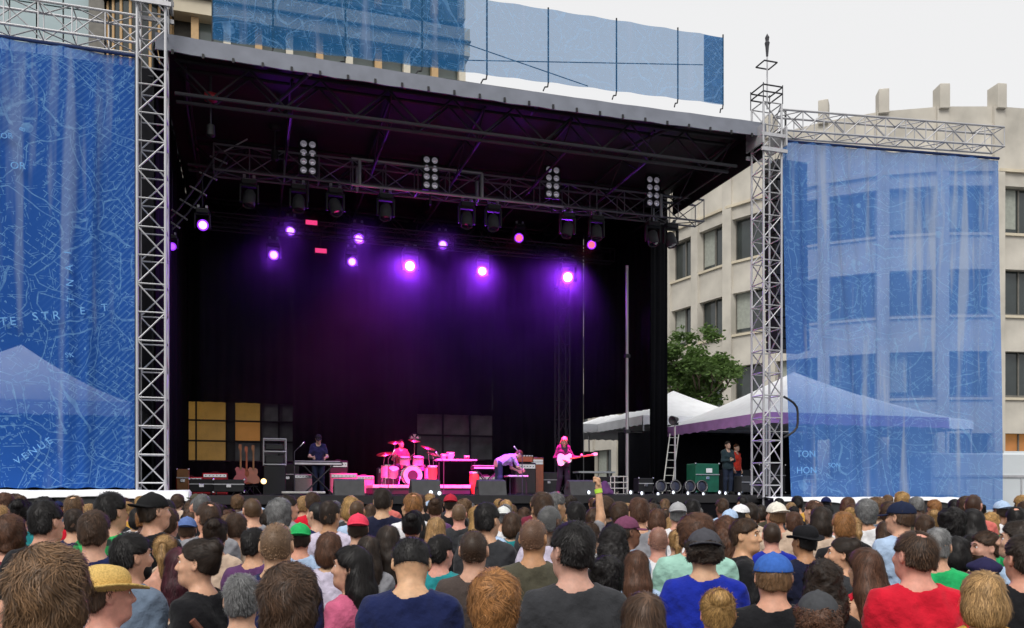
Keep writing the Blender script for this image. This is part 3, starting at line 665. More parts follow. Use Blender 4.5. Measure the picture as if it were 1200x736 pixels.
# ------------------------------------------------------------------ building behind the stage
BVv = 13.2
bL = empty('stage_side_building', SW(0, BVv, 0), SA, label='tall cream building with glass and tan window strips behind the stage', cat='building')
uE = su(546, BVv); uG = su(112, BVv)
block(bL, 'core_wall', ((uE + uG) / 2 - .0, .75, 15), (uE - uG, .5, 30), M_frame)
# lower wall in stone blocks, ground floor windows seen under the drapes
def wall_win(x0, x1, z0, z1, nx, nz, mats, fr=.06):
    E_ = nx if isinstance(nx, list) else [q / nx for q in range(nx + 1)]; chh = (z1 - z0) / nz
    for i in range(len(E_) - 1):
        cw = (x1 - x0) * (E_[i + 1] - E_[i]); xa = x0 + (x1 - x0) * E_[i]
        for j in range(nz):
            o = MB()
            for sx in (0, 1): o.box((sx * cw, 0, chh / 2), (fr, .1, chh + fr))
            for s2 in (0, 1): o.box((cw / 2, .003, s2 * chh), (cw - fr, .09, fr))
            o = o.build('window', M_black, bL, Matrix.Translation((xa, -.04, z0 + j * chh)))
            add('pane', MB().box((cw / 2, .05, chh / 2), (cw, .02, chh)).me('pane', mats(i, j)), o)
ua_, ub_ = su(216, BVv), su(350, BVv)
Zg = lambda x, y: sz(x, y, BVv)
wall_win(ua_, ub_, Zg(280, 541), Zg(280, 470), [0, .10, .36, .43, .66, .82, 1], 3, lambda i, j: M_black if i == 2 else M_warm if i < 2 or (i == 3 and j == 2) else M_orange if i == 3 and j == 1 else M_greyroom)
wall_win(su(486, BVv), su(582, BVv), Zg(530, 541), Zg(530, 480), 3, 2, lambda i, j: M_greyroom)
# window strips with alternating tan and cream posts, above the stage roof
for zs, zh in ((12.2, 3.0), (16.3, 3.0), (20.9, 3.0), (25., 3.0)):
    n = int((uE - su(205, BVv)) / 1.12); x0 = su(205, BVv)
    for i in range(n + 1):
        x = uE - .2 - i * 1.12
        block(bL, 'post', (x, -.05, zs + zh / 2), (.26, .35, zh), M_tan if i % 2 else M_cream)
        if i:
            o = block(bL, 'window', (x + .56, .20, zs + zh / 2), (.86, .06, zh), M_glass2); block(o, 'sash', (0, -.05, -zh * .18), (.86, .05, .06), M_frame)
    block(bL, 'stone_band', ((uE + x0) / 2, -.1, zs + zh + .55), (uE - x0 + .1, .7, 1.1 - .01), M_stone2)
    block(bL, 'band_dark_strip', ((uE + x0) / 2, -.2, zs + zh + .55), (uE - x0 + .14, .72, .05), M_frame)  # dark strip running along the stone band
# rounded bay beside the tower
xb0, xb1 = su(118, BVv), su(205, BVv); cxb = (xb0 + xb1) / 2; rb = (xb1 - xb0) / 2
for zs, zh in ((16.3, 3.0), (20.9, 3.0), (25, 3)):
    for k, (z0, z1, rr, m) in enumerate(((zs + zh, zs + zh + 1.6, rb + .1, M_stone2), (zs, zs + zh, rb - .12, M_glass))):
        MB().lathe([(rr, z0), (rr, z1), (.1, z1)] if k == 0 else [(rr, z0), (rr, z1)], (cxb, .3, 0), seg=40).build('round_balcony' if k == 0 else 'round_glazing', m, bL, smooth=(k == 1))
    MB().lathe([(rb + .14, zs + zh + .5), (rb + .14, zs + zh + .56)], (cxb, .3, 0), seg=40).build('band_joint', M_frame, bL)
    for k in range(12):
        a = math.pi + math.pi * k / 11; bar(bL, 'round_mullion', (cxb + (rb - .1) * math.cos(a), .3 + (rb - .1) * math.sin(a), zs), (cxb + (rb - .1) * math.cos(a), .3 + (rb - .1) * math.sin(a), zs + zh), .05, M_tan, 6)
# glass curtain wall
x1 = su(105, BVv); cwid = .84; zf = 3.4
block(bL, 'corner_column', (x1 + .28, -.1, 15), (.5, .6, 30), M_frame)
for i in range(14):
    for j in range(8):
        block(bL, 'glass_panel', (x1 - cwid * (i + .5), .03 * ((i * 7 + j * 3) % 3) * .1, 2 + zf * (j + .5)), (cwid - .05, .06, zf - .05), M_cglass)
block(bL, 'panel_backing', (x1 - cwid * 7, .12, 15), (cwid * 14, .04, 30), M_frame)

# ------------------------------------------------------------------ tree
def tree(loc, H, r, label, n=5200, seed=3):
    rg = random.Random(seed); t = empty('tree', loc, 0, label=label, cat='tree')
    m = MB(); tips = []
    def limb(a, b, r0, r1, dep):
        m.tube(a, b, r0, r1, seg=7)
        if dep == 0: tips.append(b); return
        for k in range(3):
            dv = (b - a).normalized() * .8 + Vector((rg.uniform(-1, 1), rg.uniform(-1, 1), rg.uniform(-.1, .8))); limb(b, b + dv.normalized() * (b - a).length * .62, r1, r1 * .55, dep - 1)
    base = Vector((0, 0, 0)); top = Vector((.1, 0, H * .42)); m.tube(base, top, .2, .14)
    for k in range(5):
        a = k * 1.257; limb(top - Vector((0, 0, .5 * (k % 2))), top + Vector((math.cos(a) * r * .5, math.sin(a) * r * .5, H * .2)), .1, .06, 2)
    m.build('trunk', M_bark, t)
    kk = N('leaves'); g = kk.n('ShaderNodeNewGeometry'); c = kk.mix((g, 8), (.07, .125, .03), (.14, .23, .06)); pb = kk.n('ShaderNodeBsdfPrincipled', {'Base Color': c, 'Roughness': .6})
    trl = kk.n('ShaderNodeBsdfTranslucent', {'Color': c}); kk.surf(kk.n('ShaderNodeMixShader', {0: .4, 1: pb, 2: trl}))
    cl = [Vector((rg.gauss(0, .45) * r, rg.gauss(0, .45) * r, H * .66 + rg.gauss(0, .15) * H)) for _ in range(70)] + tips
    v, f = [], []
    for i in range(n):
        c = cl[i % len(cl)] + Vector((rg.gauss(0, .26), rg.gauss(0, .26), rg.gauss(0, .22))) * (r / 2.2)
        a = Vector((rg.uniform(-1, 1), rg.uniform(-1, 1), rg.uniform(-.5, .5))).normalized(); b = a.cross(Vector((rg.uniform(-1, 1), rg.uniform(-1, 1), 1))).normalized(); s = rg.uniform(.08, .16); k = len(v)
        v += [c - a * s, c + b * s * .5, c + a * s, c - b * s * .5]; f.append((k, k + 1, k + 2, k + 3))
    o = add('crown', mesh('crown', v, f, kk.m), t); o['kind'] = 'stuff'
p = px(806, 0, 38.5); tree(Vector((p.x, p.y, 0)), 9.3, 1.75, 'green leafy tree between the black leg drape and the stone building', n=15000)

# ------------------------------------------------------------------ white trailer behind the pale banner
p = px(1092, 0, 28.5); tr_ = empty('box_trailer', Vector((p.x, p.y, 0)), R(6), label='white box trailer parked beside the stone building, partly behind the banner', cat='trailer')
MB().box((4.2, 1.25, 1.95), (8.4, 2.5, 2.5), bev=.05).build('body', M_trail, tr_)
MB().box((4.2, -.02, 2.42), (8.3, .04, .08)).build('side_rail', M_alu, tr_); MB().box((4.2, -.02, 1.0), (8.3, .04, .1)).build('lower_rail', M_alu, tr_)
for i in range(9): block(tr_, 'side_rib', (.2 + i * 1.0, -.012, 1.7), (.05, .03, 1.3), M_alu)
for x in (5.6, 6.6):
    wv = add('wheel', MB().lathe([(.12, -.12), (.36, -.12), (.42, -.06), (.42, .06), (.36, .12), (.12, .12)], axis=(0, 1, 0)).me('wheel', M_black, True), tr_, Matrix.Translation((x, .2, .42))); MB().lathe([(.0, -.1), (.2, -.1), (.24, -.13)], axis=(0, 1, 0)).build('rim', M_alu, wv)
p = px(1186, 0, 33); o = empty('white_awning', Vector((p.x, p.y, 0)), R(6), label='pale flat awning on posts behind the trailer', cat='awning')
MB().box((2, 0, 3.35), (6.5, 2.5, .12)).build('roof_sheet', M_trail, o)
for x in (-1.1, 5.1): bar(o, 'post', (x, -1.1, 0), (x, -1.1, 3.3), .05, M_alu)

# ------------------------------------------------------------------ people: bodies as smooth blended volumes
class Vol:
    def __init__(s, xs, ys, zs):
        s.g = [np.asarray(q, np.float32) for q in (xs, ys, zs)]; s.f = np.full([len(q) for q in s.g], 1., np.float32)
    def _sub(s, lo, hi):
        r = []
        for g, a, b in zip(s.g, lo, hi): r.append(slice(max(0, int(np.searchsorted(g, a)) - 1), min(len(g), int(np.searchsorted(g, b)) + 1)))
        return tuple(r), s.g[0][r[0]][:, None, None], s.g[1][r[1]][None, :, None], s.g[2][r[2]][None, None, :]
    def op(s, lo, hi, fn, k=.03, mode='add', pad=.06):
        sl, x, y, z = s._sub([q - pad for q in lo], [q + pad for q in hi])
        if min(q.stop - q.start for q in sl) < 1: return
        d = fn(x, y, z); f = s.f[sl]
        if mode == 'sub':
            d = -d; h = np.maximum(k - np.abs(f - d), 0) / k; s.f[sl] = np.maximum(f, d) + h * h * k * .25
        else:
            h = np.maximum(k - np.abs(f - d), 0) / k; s.f[sl] = np.minimum(f, d) + -h * h * k * .25
    def rc(s, a, b, ra, rb, k=.03, mode='add'):
        a, b = Vector(a), Vector(b); v = b - a; L2 = max(v.length_squared, 1e-9); r = max(ra, rb)
        def fn(x, y, z):
            dx, dy, dz = x - a.x, y - a.y, z - a.z
            t = np.clip((dx * v.x + dy * v.y + dz * v.z) / L2, 0, 1)
            return np.sqrt((dx - t * v.x) ** 2 + (dy - t * v.y) ** 2 + (dz - t * v.z) ** 2) - (ra + (rb - ra) * t)
        s.op([min(p, q) - r for p, q in zip(a, b)], [max(p, q) + r for p, q in zip(a, b)], fn, k, mode)
    def el(s, c, r, Q=None, k=.03, mode='add'):
        c = Vector(c); m = max(r); Qi = Q.transposed() if Q is not None else None
        def fn(x, y, z):
            dx, dy, dz = x - c.x, y - c.y, z - c.z
            if Qi is not None: dx, dy, dz = [Qi[i][0] * dx + Qi[i][1] * dy + Qi[i][2] * dz for i in range(3)]
            k0 = np.sqrt((dx / r[0]) ** 2 + (dy / r[1]) ** 2 + (dz / r[2]) ** 2); k1 = np.sqrt((dx / r[0] ** 2) ** 2 + (dy / r[1] ** 2) ** 2 + (dz / r[2] ** 2) ** 2)
            return k0 * (k0 - 1) / np.maximum(k1, 1e-6)
        s.op([q - m for q in c], [q + m for q in c], fn, k, mode)
    def clip(s, fn):
        s.f = np.maximum(s.f, fn(s.g[0][:, None, None], s.g[1][None, :, None], s.g[2][None, None, :]))
    def mesh(s):
        f = s.f; X, Y, Z = s.g; f[0] = f[-1] = 1; f[:, 0] = f[:, -1] = 1; f[:, :, 0] = f[:, :, -1] = 1
        S = f < 0; C = [S[i:S.shape[0] - 1 + i, j:S.shape[1] - 1 + j, k:S.shape[2] - 1 + k] for i in (0, 1) for j in (0, 1) for k in (0, 1)]
        cnt = sum(c.astype(np.int8) for c in C); act = (cnt > 0) & (cnt < 8); I = np.argwhere(act)
        vid = np.full(act.shape, -1, np.int64); vid[act] = np.arange(len(I))
        off = [(i, j, k) for i in (0, 1) for j in (0, 1) for k in (0, 1)]
        val = [f[I[:, 0] + a, I[:, 1] + b, I[:, 2] + c] for a, b, c in off]
        pos = [np.stack([X[I[:, 0] + a], Y[I[:, 1] + b], Z[I[:, 2] + c]], 1) for a, b, c in off]
        acc = np.zeros((len(I), 3)); n = np.zeros(len(I))
        for a in range(8):
            for b in range(a + 1, 8):
                if sum(abs(p - q) for p, q in zip(off[a], off[b])) != 1: continue
                m = (val[a] < 0) != (val[b] < 0); t = (val[a][m] / (val[a][m] - val[b][m]))[:, None]
                acc[m] += pos[a][m] * (1 - t) + pos[b][m] * t; n[m] += 1
        V_ = acc / n[:, None]; F = []
        nx, ny, nz = S.shape
        for ax in range(3):
            A = np.take(S, range(S.shape[ax] - 1), ax); B = np.take(S, range(1, S.shape[ax]), ax)
            for e, flip in ((A & ~B, False), (~A & B, True)):
                E = np.argwhere(e); o1, o2 = [(1, 2), (2, 0), (0, 1)][ax]
                E = E[(E[:, o1] > 0) & (E[:, o2] > 0)]; q = []
                for d1, d2 in ((1, 1), (0, 1), (0, 0), (1, 0)):
                    G = E.copy(); G[:, o1] -= d1; G[:, o2] -= d2; q.append(vid[G[:, 0], G[:, 1], G[:, 2]])
                q = np.stack(q, 1); F.append(q[:, ::-1] if flip else q)
        return V_, np.concatenate(F)
def np_mesh(name, V_, F, m, smooth=True):
    me = bpy.data.meshes.new(name); F = np.asarray(F); k = F.shape[1]
    me.vertices.add(len(V_)); me.vertices.foreach_set('co', np.asarray(V_, np.float32).ravel())
    me.loops.add(F.size); me.loops.foreach_set('vertex_index', F.astype(np.int32).ravel())
    me.polygons.add(len(F)); me.polygons.foreach_set('loop_start', np.arange(0, F.size, k, dtype=np.int32))
    me.materials.append(m); me.update(calc_edges=True)
    me.polygons.foreach_set('use_smooth', np.full(len(F), smooth)); me.validate(); return me
def axis(*segs):
    o_ = []
    for a, b, h in segs: o_ += list(np.arange(a, b - h * .3, h))
    return o_ + [segs[-1][1]]
def noise3(x, y, z, f, seed, n=5):
    r = random.Random(seed); t = 0
    for _ in range(n): t = t + np.sin(x * r.uniform(-f, f) + y * r.uniform(-f, f) + z * r.uniform(-f, f) + r.uniform(0, 6.28))
    return t / n

def rotp(p, c, Rm): return Vector(c) + Rm @ (Vector(p) - Vector(c))
class Pose:
    def __init__(s, sex='m', lean=0., hp=0., hy=0., arms=None, legs=None, fine=False):
        s.sex, s.fine = sex, fine
        s.RT = Matrix.Rotation(-lean, 3, 'X'); s.RH = s.RT @ Matrix.Rotation(hy, 3, 'Z') @ Matrix.Rotation(-hp, 3, 'X')
        s.T = lambda p: rotp(p, (0, 0, .95), s.RT)
        s.nb = s.T((0, -.02, 1.47))
        s.H = lambda p: s.nb + s.RH @ (Vector(p) - Vector((0, -.02, 1.47)))
        s.sw = .168 if sex == 'm' else .148; s.wf = 1. if sex == 'm' else .88
        hw = s.sw
        arms = arms or [((-hw - .045, -.035, 1.11), (-hw - .05, .05, .87), None, 0), ((hw + .045, -.035, 1.11), (hw + .05, .05, .87), None, 0)]
        s.arms = arms
        s.legs = legs or [((-.09, 0, .9), (-.10, .015, .5), (-.105, -.015, .09), (-.13, .14, .035)), ((.09, 0, .9), (.10, .015, .5), (.105, -.015, .09), (.13, .14, .035))]
    def headM(s):                            # matrix that carries things modelled on the upright head
        return Matrix.Translation(s.nb) @ s.RH.to_4x4() @ Matrix.Translation((0, .02, -1.47))
    def sh(s, i): return s.T(((-1, 1)[i] * s.sw, -.015, 1.395))
    def grid(s, pad=.06):
        P = [s.H((0, 0, 1.76)), s.H((0, .12, 1.6)), s.T((0, -.2, 1.2))] + [Vector(q) for a in s.arms for q in a[:2]] + [Vector(a[1]) + (Vector(a[2]) if a[2] else Vector((0, 0, -1))).normalized() * .2 for a in s.arms] + [Vector(q) for l in s.legs for q in l] + [s.sh(0), s.sh(1)]
        lo = [min(p[i] for p in P) - .08 for i in range(3)]; hi = [max(p[i] for p in P) + .08 for i in range(3)]; lo[2] = min(lo[2], -.02)
        if s.fine: h = .0085; return [axis((lo[i], hi[i], h)) for i in range(3)]
        return axis((lo[0], -.1, .012), (-.1, .1, .007), (.1, hi[0], .012)), axis((lo[1], -.11, .012), (-.11, .13, .007), (.13, hi[1], .012)), axis((-.02, .7, .024), (.7, 1.4, .016), (1.4, hi[2], .006))
    def torso(s, V_, e=0., k=.06):
        T, w_ = s.T, s.wf; Q = s.RT
        V_.el(T((0, .0, 1.25)), (.165 * w_ + e, .108 + e, .20), Q, k); V_.el(T((0, -.005, 1.06)), (.14 * w_ + e, .098 + e, .19), Q, k)
        V_.el((0, 0, .93), (.165 + e, .112 + e, .14), None, k)
        for sx in (-1, 1):
            V_.rc(T((sx * .04, -.03, 1.45)), T((sx * (s.sw - .03), -.02, 1.405)), .05 + e, .052 + e, k)
            V_.el(T((sx * .075 * w_, .055 if s.sex == 'm' else .07, 1.27)), (.075, .05 + e, .07), Q, k)
            V_.el(T((sx * .08, -.07, 1.32)), (.08, .04 + e, .11), Q, k)
    def body(s):
        V_ = Vol(*s.grid()); T, H = s.T, s.H; f = 1. if s.sex == 'm' else .86
        s.torso(V_)
        V_.rc(T((0, -.025, 1.40)), H((0, -.012, 1.57)), .064 * f + .002, .056 * f, .05)
        # head
        V_.el(H((0, -.012, 1.655)), (.076, .096, .096), s.RH, .03); V_.el(H((0, .025, 1.60)), (.060, .072, .085), s.RH, .04); V_.el(H((0, .055, 1.555)), (.046, .042, .036), s.RH, .04)
        V_.rc(H((-.03, .083, 1.672)), H((.03, .083, 1.672)), .012, .012, .02)
        for sx in (-1, 1):
            V_.el(H((sx * .033, .098, 1.648)), (.016, .016, .009), s.RH, .014, 'sub'); V_.el(H((sx * .042, .07, 1.615)), (.018, .018, .016), s.RH, .03)
            E = s.RH @ Matrix.Rotation(sx * .35, 3, 'Z'); V_.el(H((sx * .081, -.012, 1.635)), (.009, .021, .033), E, .012); V_.el(H((sx * .090, -.014, 1.64)), (.006, .010, .018), E, .006, 'sub')
        V_.rc(H((0, .092, 1.652)), H((0, .113, 1.615)), .008, .013, .014); V_.el(H((0, .102, 1.61)), (.019, .012, .009), s.RH, .012)
        V_.el(H((0, .092, 1.580)), (.024, .010, .006), s.RH, .008); V_.el(H((0, .090, 1.570)), (.020, .010, .007), s.RH, .008); V_.el(H((0, .082, 1.545)), (.02, .017, .016), s.RH, .02)
        # arms and hands
        for i, (el, wr, hd, fist) in enumerate(s.arms):
            sx = (-1, 1)[i]; S = s.sh(i); el, wr = Vector(el), Vector(wr); d_ = Vector(hd).normalized() if hd else (wr - el).normalized()
            V_.rc(S, el, .050 * f, .038 * f, .05); V_.rc(el, wr, .041 * f, .027 * f, .03)
            side = d_.cross(Vector((0, 1, 0)) if abs(d_.y) < .9 else Vector((0, 0, 1))).normalized() * sx; side = side if d_.z < .3 else -side
            nrm = side.cross(d_).normalized()
            # palm plane spans d_ and nrm; the inside of the hand points towards -side (the body)
            inn = -side * (1 if (-side).dot(-S) >= -10 else -1)
            V_.rc(wr + d_ * .015, wr + d_ * .075 + nrm * .022, .022, .021, .02); V_.rc(wr + d_ * .015, wr + d_ * .075 - nrm * .018, .022, .020, .02)
            for q, (o, L) in enumerate(((.033, .07), (.011, .08), (-.011, .075), (-.032, .06))):
                a = wr + d_ * .085 + nrm * o
                if fist: b = a + d_ * .012 + inn * .035; c = b - d_ * .04 + inn * .006
                else: b = a + d_ * L * .5 + inn * .012; c = b + d_ * L * .38 + inn * .028
                V_.rc(a, b, .0100, .0092, .008); V_.rc(b, c, .0092, .0078, .006)
            a = wr + d_ * .03 + nrm * .035; b = a + d_ * .035 + nrm * (.02 if not fist else .0) + inn * .02; c = b + d_ * .025 + inn * (.01 if not fist else .02) - nrm * (.0 if not fist else .02)
            V_.rc(a, b, .0125, .0105, .01); V_.rc(b, c, .0105, .0085, .006)
        for hip, kn, an, toe in s.legs:
            V_.rc(hip, kn, .088 * (.95 + .05 * f), .056, .05); V_.rc(kn, an, .056, .038, .04); V_.rc(an, toe, .042, .034, .03); V_.el(Vector(kn).lerp(Vector(an), .3) + Vector((0, -.018, 0)), (.05, .05, .11), None, .03)
        return V_.mesh()
    def shirt(s, style='tee'):
        V_ = Vol(*[axis((g[0], g[-1], .0095)) for g in s.grid()]); f = 1. if s.sex == 'm' else .86
        long = style in ('long', 'jacket'); e = .016 if style != 'jacket' else .028
        s.torso(V_, e, .07)
        V_.rc(s.T((0, 0, 1.2)), (0, 0, .86), .14 * s.wf, .15, .08)
        if style != 'tank':
            for i, (el, wr, hd, fist) in enumerate(s.arms):
                S = s.sh(i); el, wr = Vector(el), Vector(wr)
                if long: V_.rc(S, el, .064 * f, .052 * f, .05); V_.rc(el, el.lerp(wr, .94), .052 * f, .036 * f, .03)
                else: V_.rc(S, S.lerp(el, .66), .060 * f, .056 * f, .05)
        n = .011
        V_.f += n * noise3(*[g.reshape([-1 if i == j else 1 for j in range(3)]) for i, g in enumerate(V_.g)], 42, 5) + n * .5 * noise3(*[g.reshape([-1 if i == j else 1 for j in range(3)]) for i, g in enumerate(V_.g)], 90, 8)
        if style == 'tank':
            V_.el(s.T((0, -.12, 1.42)), (.115, .10, .17), s.RT, .01, 'sub')
            for sx in (-1, 1): V_.el(s.T((sx * (s.sw + .03), -.02, 1.39)), (.085, .16, .14), s.RT, .01, 'sub')
            V_.el(s.T((0, .1, 1.45)), (.1, .1, .14), s.RT, .01, 'sub')
        else:
            V_.rc(s.T((0, -.035, 1.50)), s.T((0, .06, 1.47)), .070 * f + (.004 if style != 'jacket' else -.002), .075 * f, .008, 'sub'); V_.rc(s.T((0, -.03, 1.52)), s.T((0, -.02, 1.60)), .085, .1, .005, 'sub')
        zc = .84 if style != 'long' else .86
        Q = s.RT.transposed()
        V_.clip(lambda x, y, z: zc + .01 * np.sin(x * 30 + y * 20) - z)
        return V_.mesh()
    def trousers(s):
        V_ = Vol(*[axis((g[0], g[-1], .018)) for g in s.grid()]); V_.el((0, 0, .93), (.178, .125, .15), None, .05)
        for hip, kn, an, toe in s.legs: V_.rc(hip, kn, .100, .072, .05); V_.rc(kn, Vector(an) + Vector((0, -.01, .02)), .078, .062, .04); V_.el(Vector(kn).lerp(Vector(an), .3) + Vector((0, -.018, 0)), (.064, .064, .12), None, .03)
        V_.clip(lambda x, y, z: z - 1.0); V_.clip(lambda x, y, z: .07 - z); return V_.mesh()
    def shoe(s, i):
        V_ = Vol(*[axis((g[0], g[-1], .014)) for g in s.grid()])
        for hip, kn, an, toe in (s.legs[i],): V_.rc(an, toe, .052, .044, .03); V_.rc(Vector(an) + Vector((0, -.03, -.04)), toe, .045, .046, .02)
        V_.clip(lambda x, y, z: z - .145 - (0 if s.legs[0][2][2] < .2 else 9)); V_.clip(lambda x, y, z: (min(l[2][2] for l in s.legs) - .088) - z); return V_.mesh()

M_skin = objmat('skin', .5, .16, 28, .25, sss=.12, spec=.35, bd=.002)
M_hair = objmat('hair', .5, .22, 14, .12, island=.6, spec=.35, bd=.004)
M_cloth = objmat('cloth', .95, .14, 16, .6, spec=.12, sheen=.1, bd=.03)
M_jean = objmat('denim', .9, .2, 60, .3, spec=.15, bd=.004)
M_capm = objmat('cap_cloth', .85, .14, 50, .3, spec=.15, bd=.003)
M_straw = objmat('straw', .8, .25, 140, .7, spec=.2, bd=.004)
M_shoe = objmat('shoe', .7, .2, 30, .2)
kp = N('plaid'); tc = kp.n('ShaderNodeTexCoord'); sp = kp.n('ShaderNodeSeparateXYZ', {0: (tc, 3)})
sx_ = kp.math('GREATER_THAN', kp.math('SINE', kp.math('MULTIPLY', kp.math('ADD', (sp, 0), (sp, 1)), 62.)), .25); sy_ = kp.math('GREATER_THAN', kp.math('SINE', kp.math('MULTIPLY', (sp, 2), 62.)), .25)
kp.surf(kp.n('ShaderNodeBsdfPrincipled', {'Base Color': kp.mix(kp.math('MULTIPLY', kp.math('ADD', sx_, sy_), .5), (.02, .42, .10), (.004, .02, .012)), 'Roughness': .9})); M_plaid = kp.m
M_lip = mat('lips', (.45, .16, .14), .45, var=.05)
M_eye = mat('eye_white', (.75, .73, .70), .25, var=.02); M_iris = mat('eye_iris', (.05, .03, .02), .2, var=.1)

POSES = {}
def pose(key):
    if key not in POSES:
        sx = key[0]; hw = .168 if sx == 'm' else .148; kind = key[1]; D = dict(sex=sx)
        if kind == 'fold': D['arms'] = [((-hw - .05, .03, 1.12), (-.05, .22, 1.16), (1, .2, .25), 1), ((hw + .05, .03, 1.12), (.04, .23, 1.12), (-1, .2, .2), 1)]
        if kind == 'turnl': D['hy'] = R(22)
        if kind == 'turnr': D['hy'] = R(-22)
        if kind == 'bow': D['hp'] = R(24)
        if kind == 'raise': D['arms'] = [((-hw - .045, -.035, 1.11), (-hw - .05, .05, .87), None, 0), ((hw + .06, .05, 1.63), (hw + .04, .06, 1.90), (-.03, 0, 1), 1)]; D['fine'] = True
        POSES[key] = Pose(**D)
    return POSES[key]
MESHES = {}
def cached(key, fn):
    if key not in MESHES: MESHES[key] = fn()
    return MESHES[key]

# ---------------------------------------------------------------- hair
def head_field(V_):
    V_.el((0, -.012, 1.655), (.076, .096, .096), None, .03); V_.el((0, .02, 1.60), (.066, .075, .085), None, .04); V_.rc((0, -.02, 1.44), (0, -.012, 1.57), .062, .055, .05)
ZY = np.array([-.14, -.07, -.035, -.016, .0, .03, .05, .075, .12]); ZH = np.array([-.080, -.072, -.05, -.01, .012, .018, .035, .062, .075])
def hair_mesh(style, seed=0):
    rg = random.Random(seed * 77 + 5)
    h = .0065; V_ = Vol(axis((-.2, .2, h)), axis((-.26, .17, h)), axis((1.22, 1.86, h))); head_field(V_)
    D = V_.f.copy(); x, y, z = V_.g[0][:, None, None], V_.g[1][None, :, None], V_.g[2][None, None, :]
    top = np.clip((z - 1.66) / .09, 0, 1); nz = noise3(x, y, z, 60, seed + 1, 6); nf = noise3(x, y, z, 150, seed + 2, 8)
    zh = np.interp(V_.g[1], ZY, ZH)[None, :, None] + 1.65 + .004 * np.sin(x * 90 + seed)
    P = {'buzz': (.004, .002, 0, .001), 'short': (.007, .015, .006, .004), 'crop': (.003, .020, .005, .003), 'mop': (.020, .016, .010, .005), 'bob': (.016, .010, .006, .004), 'long': (.012, .008, .004, .003), 'curly': (.022, .014, .012, .009),
         'pony': (.008, .004, .002, .002), 'bun': (.010, .006, .004, .003), 'afro': (.030, .030, .006, .010), 'bald': (.004, 0, 0, .001), 'thin': (.009, .006, .003, .003), 'fade': (.005, .018, .003, .002), 'under': (.007, -.003, .003, .003), 'undercurl': (.022, -.006, .010, .009)}[style]
    cap = D - (P[0] + P[1] * top + P[2] * nz + P[3] * nf)
    if style in ('mop', 'afro', 'curly'): zh = zh - .022 * np.clip((y + .02) / -.05, 0, 1) - .012
    if style == 'fade': zh = np.maximum(zh, 1.622 + .003 * nf)
    cap = np.maximum(cap, zh - z)
    cap = np.maximum(cap, np.where((np.abs(y + .006) < .028) & (z < 1.668), .004 - (np.maximum(np.abs(y + .006) / .028, (z - 1.60) / .07 * 0) * .0), -1)) if style in ('buzz', 'short', 'crop', 'thin') else cap
    if style == 'bald': cap = np.maximum(cap, z - 1.668 + .12 * np.clip(y, 0, 1))
    if style == 'thin': cap = np.maximum(cap, np.where(z > 1.7, .030 + .012 * nf - np.sqrt(x ** 2 + (y + .05) ** 2), -1))
    if style in ('under', 'undercurl'): cap = np.maximum(cap, z - 1.70)
    W = Vol(*V_.g); W.f = np.maximum(D - .02, -.01) * 0 + 1
    if style == 'bob':
        W.el((0, -.035, 1.60), (.105, .095, .115), None, .03); W.f += .004 * nf; W.clip(lambda x, y, z: y - .035 + (z - 1.6) * .3); W.clip(lambda x, y, z: 1.515 + .006 * np.sin(x * 70) - z)
    if style in ('long', 'curly'):
        b = 1.0 if style == 'long' else 1.2
        W.el((0, -.055, 1.56), (.098 * b, .075 * b, .15), None, .03); W.rc((-.05, -.075, 1.5), (-.06, -.10, 1.34 + .03 * (style == 'curly')), .055 * b, .035 * b, .05); W.rc((.05, -.075, 1.5), (.06, -.10, 1.34 + .03 * (style == 'curly')), .055 * b, .035 * b, .05)
        W.rc((0, -.085, 1.5), (0, -.115, 1.32), .055 * b, .035, .05)
        W.f += (.005 if style == 'long' else .013) * nf + (.003 if style == 'long' else .008) * nz; W.clip(lambda x, y, z: y - .02 + (1.6 - z) * .12)
    if style == 'pony':
        W.rc((0, -.10, 1.69), (0, -.135, 1.685), .02, .016, .01); W.rc((0, -.135, 1.685), (0, -.165, 1.60), .018, .03, .02); W.rc((0, -.165, 1.60), (0, -.15, 1.45), .03, .008, .02); W.f += .003 * nf
    if style == 'bun':
        W.el((.0, -.09, 1.725), (.045, .045, .042), None, .01); W.f += .006 * nf + .004 * nz
    k = .012; hh = np.maximum(k - np.abs(cap - W.f), 0) / k; V_.f = np.minimum(cap, W.f) - hh * hh * k * .25
    v, f = V_.mesh()
    # strands laid along the surface
    N_ = {'undercurl': 1600, 'buzz': 1500, 'bald': 700, 'short': 4200, 'crop': 3600, 'mop': 6500, 'bob': 5200, 'long': 5600, 'curly': 5200, 'pony': 3600, 'bun': 3600, 'afro': 4000, 'thin': 2600, 'fade': 2200, 'under': 1200}[style]
    if N_ == 0: return np_mesh('hair', v, f, M_hair)
    me = np_mesh('tmp', v, f, M_hair); nr = np.zeros(len(v) * 3, np.float32); me.vertices.foreach_get('normal', nr); nr = nr.reshape(-1, 3); bpy.data.meshes.remove(me)
    L = {'undercurl': .04, 'buzz': .007, 'bald': .006, 'short': .03, 'crop': .026, 'mop': .06, 'bob': .08, 'long': .10, 'curly': .05, 'pony': .07, 'bun': .06, 'afro': .018, 'thin': .03, 'fade': .010, 'under': .035}[style]
    wd = {'mop': .0028, 'curly': .0030, 'long': .0026, 'bob': .0026, 'afro': .003, 'buzz': .0025, 'bald': .0025, 'undercurl': .005}.get(style, .0024)
    kd = kdtree.KDTree(len(v))
    for i, p in enumerate(v): kd.insert(p, i)
    kd.balance(); crown = Vector((.01, -.055, 1.745)); SV, SF = [], []
